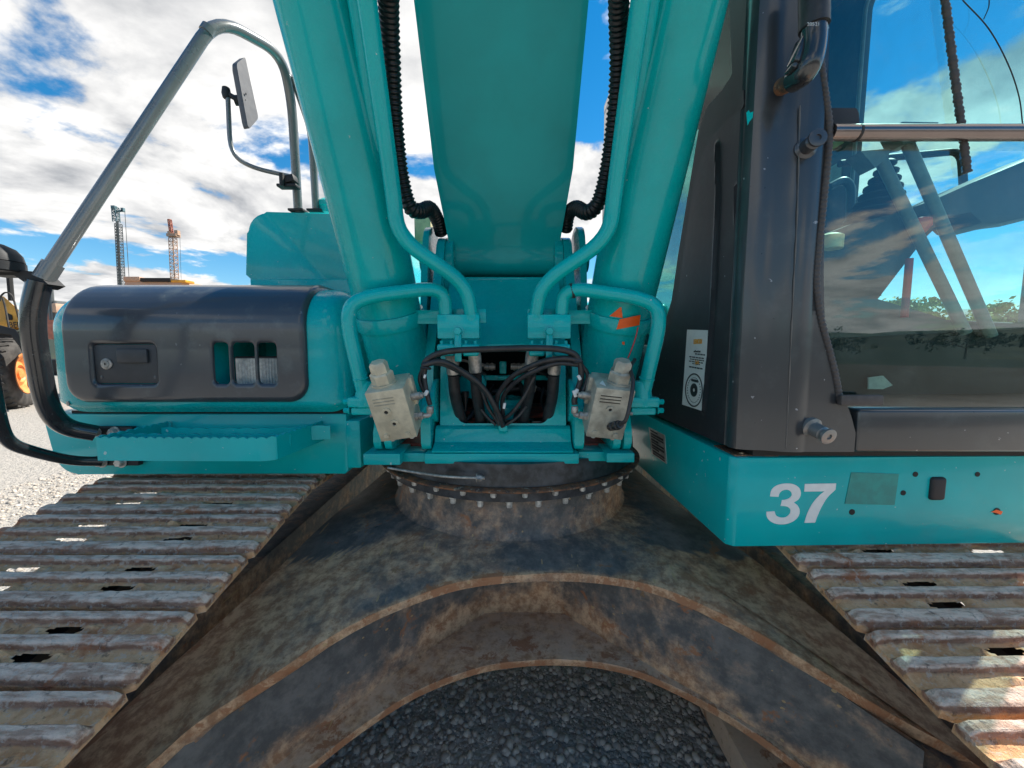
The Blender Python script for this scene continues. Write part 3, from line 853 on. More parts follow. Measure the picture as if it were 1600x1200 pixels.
seven = [(686, 869), (816, 867), (813, 893)] + cm2([(813, 893), (780, 925), (755, 965), (738, 1003), (728, 1030)])[1:] + [(684, 1031)] + cm2([(684, 1031), (697, 990), (718, 950), (745, 918), (768, 900)])[1:] + [(683, 901)]
figure('number_7', [[z6(*p) for p in seven]], M['white'], EX)
figure('paint_patch', [[z6(879, 821), z6(1077, 828), z6(1059, 957), z6(852, 952)]], M['patch'], EX)
bm = NB(); c = deck_pt(1463, 763, 0); box(bm, c, (.046, .020, .072), None, .0095, 4)
for v in bm.verts: pass
part('rubber_plug', bm, M['trim'])
for (u, v, r) in ((1331, 800, .009), (1411, 770, .008), (1430, 741, .008), (1527, 741, .0075), (1557, 799, .011)):
    c = deck_pt(u, v, 0); bm = NB(); lathe(bm, c + Vector((0, .010, 0)), (0, -1, 0), [(.008, r), (.0112, r), (.0112, 0)], 16, False); part('bolt_hole_shade', bm, M['dark'])  # dark disc on the deck face, painted shade of a bolt hole
figure('rust_chip', [[(1548, 800), (1556, 796), (1566, 799), (1563, 804), (1555, 801)]], M['orange'], EX)
# rating plate on the inner side of the deck
def sidequad(bm, quad, x, off=.0015):
    A = vv(bm, [PX(u, v, x) + Vector((-off, 0, 0)) for u, v in quad]); B = vv(bm, [PX(u, v, x) + Vector((.001, 0, 0)) for u, v in quad]); fc(bm, A); fc(bm, list(reversed(B)))
    for i in range(len(A)): fc(bm, [A[i], B[i], B[(i+1) % len(A)], A[(i+1) % len(A)]])
bm = NB(); sidequad(bm, [(1014, 667), (1039, 680), (1042, 725), (1019, 709)], .655, .002); rp = part('rating_plate', bm, M['silver'], smooth=False)
bm = NB()
for k in range(9):
    t0 = .06 + k*.105; t1 = t0 + .06 + .02*(k % 2)
    def q(s, t):
        a = Vector((1014, 667, 0)).lerp(Vector((1039, 680, 0)), s); b = Vector((1019, 709, 0)).lerp(Vector((1042, 725, 0)), s); c = a.lerp(b, t); return (c.x, c.y)
    e = .9 if k % 3 else .55
    sidequad(bm, [q(.1, t0), q(e, t0), q(e, t1), q(.1, t1)], .655, .003)
part('plate_lettering', bm, M['ink'], rp, smooth=False)

CXB = -.035
# ---------- swing frame base plate, centre plate, brackets
bm = NB()
def seg(bm, u0, u1, vt, vb, Yf, Yb=2.35):
    z1 = P(700, vt, Yf).z; z0 = P(700, vb, Yf).z; x0 = P(u0, vt, Yf).x; x1 = P(u1, vt, Yf).x
    boxmm(bm, (x0, Yf, z0), (x1, Yb, z1), .004)
seg(bm, 663, 905, 709, 725, 1.375, 1.6)
for (u0, u1, vt, vb, Yf) in ((567, 625, 709, 727, 1.372), (623, 664, 708, 722, 1.42), (904, 950, 706, 721, 1.42), (948, 992, 708, 723, 1.377)): seg(bm, u0, u1, vt, vb, Yf, 1.56)
part('base_plate', bm, M['teal_worn'])
bm = NB(); boxmm(bm, (-.52, 1.52, 1.235), (.46, 2.5, 1.262), .004); part('frame_floor', bm, M['red'])
# centre plate with the opening, leaning back
P0 = Vector((0, 1.46, 1.265)); P1 = Vector((0, 1.52, 1.66)); P2 = Vector((0, 1.76, 1.95))
LA = (P1-P0).length; LB = (P2-P1).length
def cmap(x, s, off):
    if s < LA: c = P0.lerp(P1, s/LA); n = Vector((0, -(P1-P0).z, (P1-P0).y)).normalized()
    else: c = P1.lerp(P2, (s-LA)/LB); n = Vector((0, -(P2-P1).z, (P2-P1).y)).normalized()
    k = 1/(1+math.exp(-(s-LA)/.02)); nA = Vector((0, -(P1-P0).z, (P1-P0).y)).normalized(); nB = Vector((0, -(P2-P1).z, (P2-P1).y)).normalized(); n = nA.lerp(nB, k).normalized()
    c.x = x + CXB; return c + n*off
def csdf(x, s):
    o = rr_sdf(x, s, 0, .39, .245, .385, .01)
    zt = .375; hole = rr_sdf(x, s, 0, (.088+zt)/2, .178, (zt-.088)/2, .035)
    return max(o, -hole)
part('centre_plate', panel(csdf, -.25, .25, 0, .79, 100, 156, cmap, .02), M['teal'], ang=30)
# channel lip below the opening
bm = NB(); prism(bm, [(1.375, 1.262), (1.375, 1.268), (1.44, 1.285), (1.455, 1.335), (1.47, 1.345), (1.50, 1.34), (1.50, 1.262)], 'x', -.26+CXB, .26+CXB, .003); part('cross_channel', bm, M['teal'])
bm = NB(); boxmm(bm, (-.27+CXB, 1.765, 1.90), (.27+CXB, 1.86, 1.965), .01); part('top_beam', bm, M['teal'])
bm = NB(); boxmm(bm, (-.3+CXB, 2.16, 1.27), (.3+CXB, 2.2, 2.08)); part('bay_shade_sheet', bm, M['dark'])  # added dark sheet, puts shade behind the opening and the boom foot gap
# main boom-bracket plates
def rounded(poly, r=.03, seg=4):
    n = len(poly); out = []
    for i in range(n):
        a = Vector((*poly[i-1], 0)); b = Vector((*poly[i], 0)); c = Vector((*poly[(i+1) % n], 0))
        s = b + (a-b).normalized()*min(r, (a-b).length*.45); e = b + (c-b).normalized()*min(r, (c-b).length*.45)
        for k in range(seg+1): t = k/seg; q = s*(1-t)**2 + b*2*t*(1-t) + e*t*t; out.append((q.x, q.y))
    return out
for s in (-1, 1):
    bm = NB(); x = CXB + s*.285
    prism(bm, rounded([(1.40, 1.262), (1.40, 1.42), (1.45, 1.46), (1.49, 1.62), (1.56, 1.72), (1.70, 1.98), (1.78, 2.13), (1.88, 2.17), (2.0, 2.15), (2.3, 1.262)], .03), 'x', x-.018, x+.018, .004); part('boom_bracket', bm, M['teal'])
    bm = NB(); x = CXB + s*.345
    prism(bm, rounded([(1.62, 1.5), (1.70, 1.98), (1.76, 2.17), (1.88, 2.22), (2.0, 2.18), (2.1, 1.5)], .04), 'x', x-.014, x+.014, .004); part('boom_bracket', bm, M['teal'])
    bm = NB(); x = CXB + s*.25     # round boss on the inside
    lathe(bm, (CXB + s*.268, 1.50, 1.44), (-s, 0, 0), [(0, .085), (.012, .085), (.016, .08), (.016, .0)], 40); part('pivot_boss', bm, M['teal'])
    bm = NB(); lathe(bm, (CXB + s*.265, 1.88, 2.05), (-s, 0, 0), [(0, .11), (.03, .11), (.035, .105), (.035, 0)], 40); part('boom_foot_boss', bm, M['teal'])
    bm = NB(); lathe(bm, (CXB + s*.39, 1.85, 2.05), (-s, 0, 0), [(0, .05), (.05, .05)], 24); part('boom_pin', bm, M['teal'])
    # outer cylinder-foot bracket, two lobes
    for xo in (.425, .465):
        bm = NB(); x = CXB + s*xo
        prism(bm, rounded([(1.40, 1.262), (1.395, 1.33), (1.43, 1.40), (1.46, 1.50), (1.55, 1.56), (1.68, 1.54), (1.8, 1.262)], .03), 'x', x-.014, x+.014, .004); part('foot_bracket', bm, M['teal'])
    # cylinder foot eye
    bm = NB(); lathe(bm, (CXB + s*.31, 1.56, 1.415), (s, 0, 0), [(0, .085), (.005, .092), (.105, .092), (.11, .085)], 36); part('cylinder_foot', bm, M['teal'])

# boom
def boom():
    ctr = [(1.93, 2.10), (1.93, 1.98)]
    # side outline in (Y,z), underside first
    und = [(1.90, 1.990), (1.865, 2.012), (1.84, 2.05), (1.828, 2.10), (1.62, 2.42), (1.36, 2.775), (.9, 3.32), (.2, 3.98), (-.6, 4.5), (-1.6, 4.8)]
    top = [(-1.5, 5.5), (-.3, 5.35), (.8, 4.6), (1.7, 3.6), (2.05, 2.9), (2.12, 2.3), (2.10, 2.08), (2.02, 2.01), (1.95, 1.992)]
    bm = NB(); poly = und + top
    poly = rounded(poly, .05, 3)
    prism(bm, poly, 'x', CXB-.285, CXB+.285, .006)
    # taper: the boom gets narrower at its foot
    for v in bm.verts:
        if v.co.z < 2.15: v.co.x = CXB + (v.co.x-CXB)*(.90)
    part('boom', bm, M['teal_clean'], ang=25)
    bm = NB(); lathe(bm, (CXB-.253, 1.92, 2.10), (1, 0, 0), [(0, .06), (0, .085), (.506, .085), (.506, .06)], 40); part('boom_foot', bm, M['teal'])
boom()
# ---------- boom cylinders, their pipes and clamps
CYR = .117
for s in (-1, 1):
    def side(u): return u if s < 0 else 1574-u
    top = P(498, 0, 1.15); foot = Vector((P(640, 640, 1.6).x, 1.6, 1.42))
    mid = P(601, 445, 1.43)
    if s > 0:
        for p in (top, foot, mid): p.x = 2*CXB + .01 - p.x
    d = (top-foot).normalized(); L = (top-foot).length
    bm = NB(); lathe(bm, foot + d*.04, d, [(0, CYR*.7), (.02, CYR*.92), (.06, CYR), (L+.9, CYR), (L+.92, CYR*1.12), (L+1.1, CYR*1.12), (L+1.12, CYR*.5)], 56)
    cylo = part('boom_cylinder', bm, M['teal'], ang=40)
    bm = NB(); lathe(bm, foot + d*(L+1.1), d, [(0, .045), (1.3, .045)], 24); part('cylinder_rod', bm, M['silver'])
    # clamp band
    bp = foot.lerp(top, .0) + d*((P(600, 497, 1.47).z - foot.z)/d.z)
    bm = NB(); lathe(bm, bp - d*.026, d, [(0, CYR+.001), (0, CYR+.008), (.002, CYR+.009), (.050, CYR+.009), (.052, CYR+.008), (.052, CYR+.001)], 56, False)
    band = part('clamp_band', bm, M['teal'], ang=30)
    ear = bp + Vector((s*(CYR+.012), -.035, 0)); bm = NB(); box(bm, ear, (.045, .012, .05), None, .003); box(bm, ear+Vector((0, .02, 0)), (.045, .010, .05), None, .003); part('clamp_ear', bm, M['teal'], band)
    bm = NB(); hexbolt(bm, ear + Vector((s*.004, -.006, 0)), (0, -1, 0), .011, .014); part('clamp_bolt', bm, M['teal'], band)
    ear2 = bp + Vector((-s*(CYR+.05), -.05, 0))
    bm = NB(); boxmm(bm, ear2 + Vector((-.07, 0, -.025)), ear2 + Vector((.07, .012, .025)), .002)
    A = ear2; tri = [A + Vector((s*.06, .01, .025)), A + Vector((s*.06, .13, .028)), A + Vector((-s*.07, .01, .025))]
    a = vv(bm, tri); b = vv(bm, [p + Vector((0, 0, -.006)) for p in tri]); fc(bm, a); fc(bm, list(reversed(b)))
    for i in range(3): fc(bm, [a[i], b[i], b[(i+1) % 3], a[(i+1) % 3]])
    part('clamp_strap', bm, M['teal'], band)
    # long pipe up the cylinder
    def Q(u, v, Y): return P(side(u), v, Y)
    X = [Q(573, 0, 1.02), Q(592, 140, 1.13), Q(614, 300, 1.225), Q(622, 372, 1.26), Q(728, 443, 1.33), Q(737, 494, 1.37)]
    ext = X[0] + (X[0]-X[1]).normalized()*1.2
    if True:
        pipe('hydraulic_pipe', [ext] + [X[0], X[2], X[3], X[4], X[5]], .0245, M['teal'], EX, fil=.09, n=20)
    # second pipe beside it
    X2 = [Q(556, 0, 1.085), Q(600, 300, 1.29), Q(611, 372, 1.34)]
    pipe('hydraulic_pipe', [X2[0] + (X2[0]-X2[1]).normalized()*1.2] + X2, .022, M['teal'], EX, fil=.05, n=18)
    # return pipe to the valve block
    pipe('hydraulic_pipe', [Q(697, 496, 1.375), Q(694, 448, 1.35), Q(560, 465, 1.27) if s < 0 else Q(560, 468, 1.27), Q(540, 492, 1.26), Q(570, 622, 1.32)], .0235, M['teal'], EX, fil=.085, n=20)
    bm = NB(); p = Q(571, 618, 1.32); lathe(bm, p + Vector((0, 0, .05)), (0, 0, -1), [(0, .026), (.01, .03), (.03, .030), (.06, .036), (.085, .036), (.09, .03)], 24); part('pipe_socket', bm, M['teal'])
    bm = NB(); q = p + Vector((s*.03, -.01, -.01)); box(bm, p + Vector((0, 0, -.02)), (.10, .07, .035), None, .006)
    box(bm, p + Vector((0, .01, -.052)), (.085, .07, .026), None, .006); part('flange_clamp', bm, M['teal'])
    for dz in (-.02, -.05):
        bm = NB(); hexbolt(bm, p + Vector((s*.05, -.01, dz)), (s, 0, 0), .010, .018); part('flange_clamp_bolt', bm, M['teal'])
    for (pa, pb) in ((X[5], X[4]), (Q(697, 496, 1.375), Q(694, 448, 1.35))):
        dd = (pb-pa).normalized(); bm = NB(); lathe(bm, pa, dd, [(-.012, .030), (.004, .030), (.010, .0262), (.014, .0262)], 24, False); part('weld_collar', bm, M['teal'])
    pa, pb = Q(563, 590, 1.305), Q(566, 605, 1.31); bm = NB(); lathe(bm, pa, pb-pa, [(0, .0240), (.002, .0262), (.005, .0262), (.007, .0240)], 24, False); part('weld_collar', bm, M['teal'])
    # ---- hose manifold
    a0 = P(684 if s < 0 else 824, 494, 1.36); a1 = P(750 if s < 0 else 890, 545, 1.37)
    bm = NB(); boxmm(bm, (a0.x, 1.345, a1.z+.035), (a1.x, 1.405, a0.z+.005), .004); man = part('hose_manifold', bm, M['teal'])
    bm = NB(); boxmm(bm, (a0.x+.002, 1.405, a0.z-.02), (a1.x+.02*(-s), 1.417, a0.z+.03), .002); part('manifold_back_plate', bm, M['teal'], man)
    bm = NB(); cx = (a0.x+a1.x)/2; hexbolt(bm, (cx, 1.345, a1.z+.060), (0, -1, 0), .015, .016); part('manifold_bolt', bm, M['teal'], man)
    bm = NB(); boxmm(bm, (cx-.012, 1.33, a1.z-.045), (cx+.012, 1.342, a1.z+.05), .004); part('manifold_strap', bm, M['teal'], man)
    for sx in (-.042, .042):
        x = cx + sx
        bm = NB(); boxmm(bm, (x-.032, 1.335, a1.z-.008), (x+.032, 1.40, a1.z+.016), .007, 3); boxmm(bm, (x-.028, 1.34, a1.z-.026), (x+.028, 1.395, a1.z-.004), .008, 3)
        part('hose_flange', bm, M['teal'], man)
        for bx in (-.017, .017):
            bm = NB(); cyl(bm, (x+bx, 1.352, a1.z+.014), (x+bx, 1.352, a1.z+.028), .007, 6); part('flange_screw', bm, M['teal'], man)
# hose ferrules and the four big hoses
for (u, u2, v1, mt) in ((705, 722, 585, 0), (741, 752, 582, 0), (832, 818, 578, 1), (868, 855, 585, 1)):
    t = P(u, 548, 1.385); b = P(u + (u2-u)*.2, v1, 1.40); bm = NB(); d = (b-t)
    lathe(bm, t, d, [(-.01, .016), (.0, .016), (.004, .0215), (.02, .0235), (d.length-.004, .0235), (d.length, .020)], 24); part('hose_ferrule', bm, M['zinc'])
    pts = [b, P(u + (u2-u)*.4, v1+35, 1.44), P(u2, 660, 1.52), P(u2+4, 690, 1.60), P(u2+6, 720, 1.80)]
    bm = NB(); sweep(bm, catmull(pts, 8), .0215, 18); part('hydraulic_hose', bm, M['hose'])

bm = NB(); boxmm(bm, (CXB-.22, 1.50, 1.325), (CXB+.22, 2.14, 1.337)); part('well_floor', bm, M['red'])
# swivel joint bits seen in the opening
bm = NB(); 
for (u, v, w, h) in ((786, 574, .030, .055), (786, 590, .046, .016)): p = P(u, v, 1.70); box(bm, p, (w, .04, h), None, .004)
p = P(786, 640, 1.68); box(bm, p, (.026, .03, .20), None, .004); box(bm, P(786, 590, 1.72), (.40, .03, .022), None, .003); part('swivel_bracket', bm, M['teal'])
for sx in (-1, 1):
    bm = NB(); p = P(786 + sx*12, 573, 1.68)
    for k, (r, l) in enumerate(((.014, .010), (.017, .010), (.014, .008), (.017, .010), (.013, .008))):
        cyl(bm, p + Vector((sx*k*.010, 0, 0)), p + Vector((sx*(k*.010+l), 0, 0)), r, 14)
    part('tee_fitting', bm, M['zinc'])
    for k in (-1, 1):
        pp = [p + Vector((sx*.05, 0, k*.004)), p + Vector((sx*.075, -.01, k*.014)), p + Vector((sx*.10, -.01, k*.016)), p + Vector((sx*.16, 0, -.01 + k*.03)), p + Vector((sx*.2, .1, -.1))]
        bm = NB(); sweep(bm, catmull(pp, 5), lambda i, s: .0085 if s < .055 else .0065, 10); part('small_hose', bm, M['zinc'] if k > 0 else M['hose'])
bm = NB(); p = P(727, 620, 1.56); cyl(bm, p, p + Vector((0, -.0, -.06)), .011, 10, r2=.005); cyl(bm, p + Vector((0, 0, .0)), p + Vector((0, 0, .022)), .016, 12); part('sensor_plug', bm, M['hose'])
bm = NB(); lathe(bm, P(740, 600, 1.72), (0, -1, 0), [(0, .06), (.05, .06), (.055, .05), (.055, 0)], 24); part('swivel_port', bm, M['teal'])
bm = NB(); lathe(bm, P(786, 665, 1.75), (0, 0, 1), [(0, .12), (.10, .12), (.11, .10), (.13, .10), (.13, 0)], 30); part('swivel_body', bm, M['teal'])
bm = NB(); lathe(bm, P(842, 668, 1.60), (0, 0, 1), [(0, .05), (.03, .05), (.035, .04), (.035, 0)], 24); part('swivel_port', bm, M['black'])

# thin black hoses
def hz(pts, r=.0078, name='pilot_hose', mat='hose', seg=8):
    bm = NB(); sweep(bm, catmull([P(*p) for p in pts], seg), r, 12); return part(name, bm, M[mat])
hz([(661, 578, 1.30), (668, 562, 1.295), (700, 549, 1.285), (780, 545, 1.275), (850, 544, 1.275), (888, 549, 1.28), (904, 562, 1.29), (908, 590, 1.30), (898, 622, 1.30), (898, 632, 1.30)], .0105)
hz([(907, 568, 1.295), (918, 585, 1.30), (914, 603, 1.30), (905, 622, 1.295)], .0075)
hz([(664, 570, 1.295), (656, 590, 1.31), (660, 606, 1.31), (668, 618, 1.31)], .0075)
hz([(667, 566, 1.29), (663, 585, 1.30), (666, 610, 1.30), (672, 633, 1.30)], .0085)
hz([(661, 571, 1.285), (690, 565, 1.29), (725, 582, 1.33), (755, 606, 1.36), (776, 640, 1.39), (786, 666, 1.42)], .0100)
hz([(664, 567, 1.29), (700, 572, 1.31), (745, 600, 1.37), (770, 632, 1.41), (780, 664, 1.43)], .0078)
hz([(908, 564, 1.285), (880, 560, 1.29), (845, 566, 1.31), (805, 585, 1.36), (785, 606, 1.40), (776, 625, 1.42), (778, 660, 1.45)], .0095)
hz([(905, 570, 1.295), (870, 568, 1.30), (830, 582, 1.33), (800, 602, 1.38), (786, 622, 1.42), (786, 655, 1.45)], .0085)
hz([(835, 588, 1.37), (820, 618, 1.38), (800, 645, 1.40), (786, 655, 1.43)], .007)
hz([(750, 600, 1.42), (762, 635, 1.42), (775, 655, 1.43), (782, 668, 1.44)], .007)
hz([(752, 640, 1.44), (762, 652, 1.44), (775, 664, 1.44)], .006)
hz([(822, 635, 1.42), (808, 652, 1.42), (790, 664, 1.43)], .006)
hz([(700, 660, 1.55), (740, 668, 1.50), (790, 663, 1.50), (840, 672, 1.55)], .007)
hz([(735, 600, 1.75), (745, 625, 1.68), (735, 650, 1.62), (715, 668, 1.6)], .010)
hz([(770, 600, 1.8), (760, 630, 1.72), (770, 655, 1.66), (760, 672, 1.6)], .008)
hz([(812, 595, 1.78), (818, 625, 1.70), (806, 650, 1.64), (812, 672, 1.6)], .010)
hz([(850, 605, 1.7), (846, 630, 1.66), (856, 650, 1.6), (838, 668, 1.56)], .006)
hz([(705, 600, 1.8), (760, 612, 1.78), (830, 606, 1.78), (862, 618, 1.7)], .009)
for (u, v, Y, r) in ((752, 590, 1.80, .03), (822, 592, 1.80, .032), (800, 628, 1.82, .035)):
    bm = NB(); c = P(u, v, Y); lathe(bm, c, (0, -1, 0), [(0, r), (.03, r), (.034, r*.8), (.05, r*.8), (.05, r*.45), (.07, r*.45), (.07, 0)], 18); part('hydraulic_port', bm, M['teal'] if r != .03 else M['zinc'])
for (u, v) in ((744, 628), (806, 640), (833, 612)):
    bm = NB(); c = P(u, v, 1.60); lathe(bm, c, (.3, -.5, .8), [(0, .009), (.012, .009), (.012, .007), (.03, .007)], 6); part('hose_fitting', bm, M['zinc'])
bm = NB(); box(bm, P(786, 668, 1.435), (.035, .02, .03), None, .006); part('hose_tie', bm, M['teal'])
for (u, v, a) in ((665, 572, .3), (903, 563, -.2)):
    bm = NB(); lathe(bm, P(u, v, 1.29) - Vector((0, 0, .01)), (math.sin(a)*.5, 0, 1), [(0, .017), (.004, .019), (.008, .017)], 14); part('cable_tie', bm, M['hose'])
for (u, v, w, h, a) in ((666, 614, .012, .02, .5), (898, 615, .012, .024, -.3), (905, 590, .011, .018, -.5), (901, 611, .012, .016, .3), (788, 634, .010, .022, .2), (664, 588, .008, .014, .3)):
    bm = NB(); box(bm, P(u, v, 1.285 if u != 788 else 1.39), (w, .014, h), (a, 'Y'), .003); part('hose_tag', bm, M['white'])

# ---------- valve blocks
def valve(s):
    if s < 0: cs = [(578, 595), (635, 599), (651, 672), (600, 680)]
    blk = M['block'] if s < 0 else M['block_dark']
    t = Vector((s*-.0, 0, 1))
    if s < 0: ctr = P(618, 636, 1.27); rot = Matrix.Rotation(R(-8), 4, 'Y') @ Matrix.Rotation(R(22), 4, 'X')
    else: ctr = P(948, 634, 1.27); rot = Matrix.Rotation(R(6), 4, 'Y') @ Matrix.Rotation(R(22), 4, 'X')
    Mx = Matrix.Translation(ctr) @ rot
    w, dp, h = .122, .115, .185
    def T(x, y, z): return Mx @ Vector((x, y, z))
    def ax(x, y, z): return rot.to_3x3() @ Vector((x, y, z))
    bm = NB(); box(bm, (0, 0, 0), (w, dp, h), None, .0035)
    bmesh.ops.transform(bm, matrix=Mx, verts=bm.verts[:]); vb = part('valve_block', bm, blk)
    tx = -.012 if s < 0 else .018
    bm = NB(); c = T(tx, 0.0, h/2); a = ax(0, 0, 1)
    lathe(bm, c, a, [(0, .040), (.006, .040)], 24); lathe(bm, c + a*.006, a, [(0, .037), (.030, .037), (.035, .032)], 6, phase=.2); lathe(bm, c + a*.036, a, [(0, .024), (.006, .024)], 18); lathe(bm, c + a*.040, a, [(0, .029), (.028, .029), (.036, .023)], 6, phase=.5)
    part('relief_valve_cap', bm, blk, vb)
    for (x, z, r) in ((-.012, .018, .0155), (.002, -.028, .0145)) if s < 0 else ((-.004, .020, .013),):
        bm = NB(); c = T(x, -dp/2, z); a = ax(0, -1, 0); lathe(bm, c, a, [(0, r), (.004, r), (.005, r*.45), (.001, r*.4), (.001, 0)], 20, False); part('port_plug', bm, blk, vb)
        bm = NB(); lathe(bm, c + a*.0012, a, [(0, 0), (0, r*.42), (.0015, r*.42), (.0015, 0)], 6, False); part('plug_socket_shade', bm, M['dark'], vb)  # dark hex disc, shade of the socket put into the colour
    for (x, z) in ((-.036, -.070), (.034, -.074)):
        bm = NB(); c = T(x, -dp/2, z); a = ax(0, -1, 0); lathe(bm, c, a, [(0, .0085), (.006, .0085), (.006, 0)], 14, False); part('block_screw', bm, blk, vb)
    for x in (-.03, .035):
        bm = NB(); c = T(x, -.03, -h/2); a = ax(0, 0, -1); hexbolt(bm, c, a, .010, .014); part('block_bolt', bm, M['bolt'], vb)
    bm = NB(); 
    for k in range(3): box(bm, (-.010, -dp/2-.0006, .066 - k*.011), (.066, .0012, .0028), None)
    bmesh.ops.transform(bm, matrix=Mx, verts=bm.verts[:]); part('stamped_lettering', bm, M['block_dark'] if s < 0 else M['dark'], vb)
    # elbow to the pilot hose on the inner side
    i = -s
    bm = NB(); c = T(i*w/2, -.02, -.035); a = ax(i, 0, 0)
    lathe(bm, c, a, [(0, .014), (.012, .014), (.012, .010), (.016, .010), (.016, .013), (.028, .013)], 6)
    tip = P(672 if s < 0 else 898, 636, 1.28)
    sweep(bm, fillet([c + a*.025, Vector((tip.x, tip.y, c.z)), tip], .02), .0085, 12)
    lathe(bm, tip - Vector((0, 0, .022)), (0, 0, 1), [(0, .010), (.004, .012), (.02, .012), (.024, .010)], 12); part('elbow_fitting', bm, M['zinc'], vb)
    bm = NB(); c = T(i*w/2, 0, .03); lathe(bm, c, a, [(0, .013), (.03, .013), (.032, .010), (.04, .010)], 12); part('side_plug', bm, M['zinc'], vb)
    bm = NB(); c = T(-i*w/2, 0, -.02); lathe(bm, c, -a, [(0, .010), (.012, .010), (.012, .006), (.03, .006)], 6); part('side_fitting', bm, M['zinc'], vb)
    bm = NB(); box(bm, T(i*.062, .03, .04), (.02, .03, .10), rot, .003); part('block_side_cap', bm, blk, vb)
    if s > 0:
        bm = NB(); c = T(.018, -dp/2, -.030); a = ax(.15, -.75, .65).normalized(); c0 = T(.012, -dp/2, -.045)
        lathe(bm, c0, a, [(0, .014), (.02, .014), (.022, .011), (.035, .012), (.036, .015), (.055, .015), (.058, .012), (.07, .012)], 14); part('pressure_sensor', bm, M['hose'], vb)
        e = c0 + a*.07
        bm = NB(); sweep(bm, catmull([e, e + a*.02 + Vector((.01, 0, .02)), P(989, 600, 1.17), P(985, 575, 1.22), P(992, 562, 1.28)], 8), .0062, 10); part('sensor_cable', bm, M['hose'])
        bm = NB(); p = P(934, 588, 1.18); A = vv(bm, [T(-.048, -.03, h/2+.001), T(-.030, -.045, h/2+.001), T(-.034, -.005, h/2+.001)]); fc(bm, A); B = vv(bm, [v.co + ax(0, 0, .001) for v in A]); fc(bm, B); part('paper_scrap', bm, M['white'], vb)
valve(-1); valve(1)
# small struts beside the blocks
for s in (-1, 1):
    bm = NB(); a = P(652 if s < 0 else 912, 655, 1.36); b = P(668 if s < 0 else 899, 633, 1.38); sweep(bm, [a, b], .012, 8); part('block_strut', bm, M['teal'])
# orange tape on the right clamp
def on_cyl(u, v, s, off):   # point on the clamp band / cylinder surface hit by this line of sight
    d = ray(u, v).normalized(); top = P(498, 0, 1.15); foot = Vector((P(640, 640, 1.6).x, 1.6, 1.42))
    if s > 0:
        for p in (top, foot): p.x = 2*CXB + .01 - p.x
    ax = (top-foot).normalized(); w = O - foot
    dp = d - ax*d.dot(ax); wp = w - ax*w.dot(ax); r = CYR + off
    A = dp.dot(dp); B = 2*dp.dot(wp); C = wp.dot(wp) - r*r; D = B*B-4*A*C
    t = (-B - math.sqrt(max(0, D)))/(2*A); return O + d*t
def decal_cyl(name, quad, s, off, mat, n=10):
    bm = NB(); g = [[None]*(n+1) for _ in range(n+1)]; g2 = [[None]*(n+1) for _ in range(n+1)]
    q = [Vector((*p, 0)) for p in quad]
    for i in range(n+1):
        for j in range(n+1):
            a = q[0].lerp(q[1], i/n); b = q[3].lerp(q[2], i/n); c = a.lerp(b, j/n)
            g[i][j] = bm.verts.new(on_cyl(c.x, c.y, s, off)); g2[i][j] = bm.verts.new(on_cyl(c.x, c.y, s, off-.0012))
    for i in range(n):
        for j in range(n):
            fc(bm, [g[i][j], g[i+1][j], g[i+1][j+1], g[i][j+1]])
    for i in range(n):
        fc(bm, [g[i][0], g[i+1][0], g2[i+1][0], g2[i][0]]); fc(bm, [g[i][n], g[i+1][n], g2[i+1][n], g2[i][n]])
        fc(bm, [g[0][i], g[0][i+1], g2[0][i+1], g2[0][i]]); fc(bm, [g[n][i], g[n][i+1], g2[n][i+1], g2[n][i]])
    return part(name, bm, mat)
decal_cyl('orange_tape', [(968, 499), (1001, 492), (999, 508), (963, 515)], 1, .0105, M['orange'])
decal_cyl('orange_tape', [(969, 480), (971, 480), (973, 497), (952, 494)], 1, .0015, M['orange'])
decal_cyl('orange_tape', [(972, 534), (976, 534), (976, 539), (972, 538)], 1, .0015, M['orange'], 3)
bm = NB(); sweep(bm, catmull([P(997, 511, 1.30), P(993, 528, 1.31), P(986, 548, 1.31), P(981, 560, 1.31)], 6), .0022, 8); part('red_wire', bm, M['redlev'])
bm = NB(); lathe(bm, P(894, 455, 1.345)-Vector((.006, 0, 0)), (1, 0, .25), [(0, .0255), (.007, .0265), (.012, .0255)], 20); part('cable_tie', bm, M['hose'])

# corrugated hoses between the cylinders and the boom
def corr(pts, r=.030, p=.016):
    pp = catmull(pts, 10); pp = resample(pp, p/5)
    bm = NB(); sweep(bm, pp, lambda i, s: r*(1 + .11*math.sin(2*math.pi*s/p)), 14); return part('corrugated_hose', bm, M['corrug'], ang=80)
corr([P(606, -160, 1.0), P(607, 0, 1.22), P(611, 90, 1.34), P(616, 180, 1.45), P(626, 270, 1.55), P(640, 322, 1.60), P(657, 330, 1.65), P(672, 326, 1.72), P(684, 345, 1.80), P(690, 365, 1.86)], .029)
corr([P(975, -160, 1.0), P(967, 0, 1.22), P(967, 100, 1.36), P(960, 190, 1.46), P(948, 270, 1.55), P(934, 318, 1.60), P(917, 332, 1.65), P(900, 325, 1.72), P(888, 335, 1.80), P(884, 360, 1.86)], .029)
# stops and clutter behind, seen past the boom foot
bm = NB(); p = P(663, 352, 2.4); box(bm, p, (.10, .1, .22), None, .01); part('wooden_pad', bm, M['decal'])

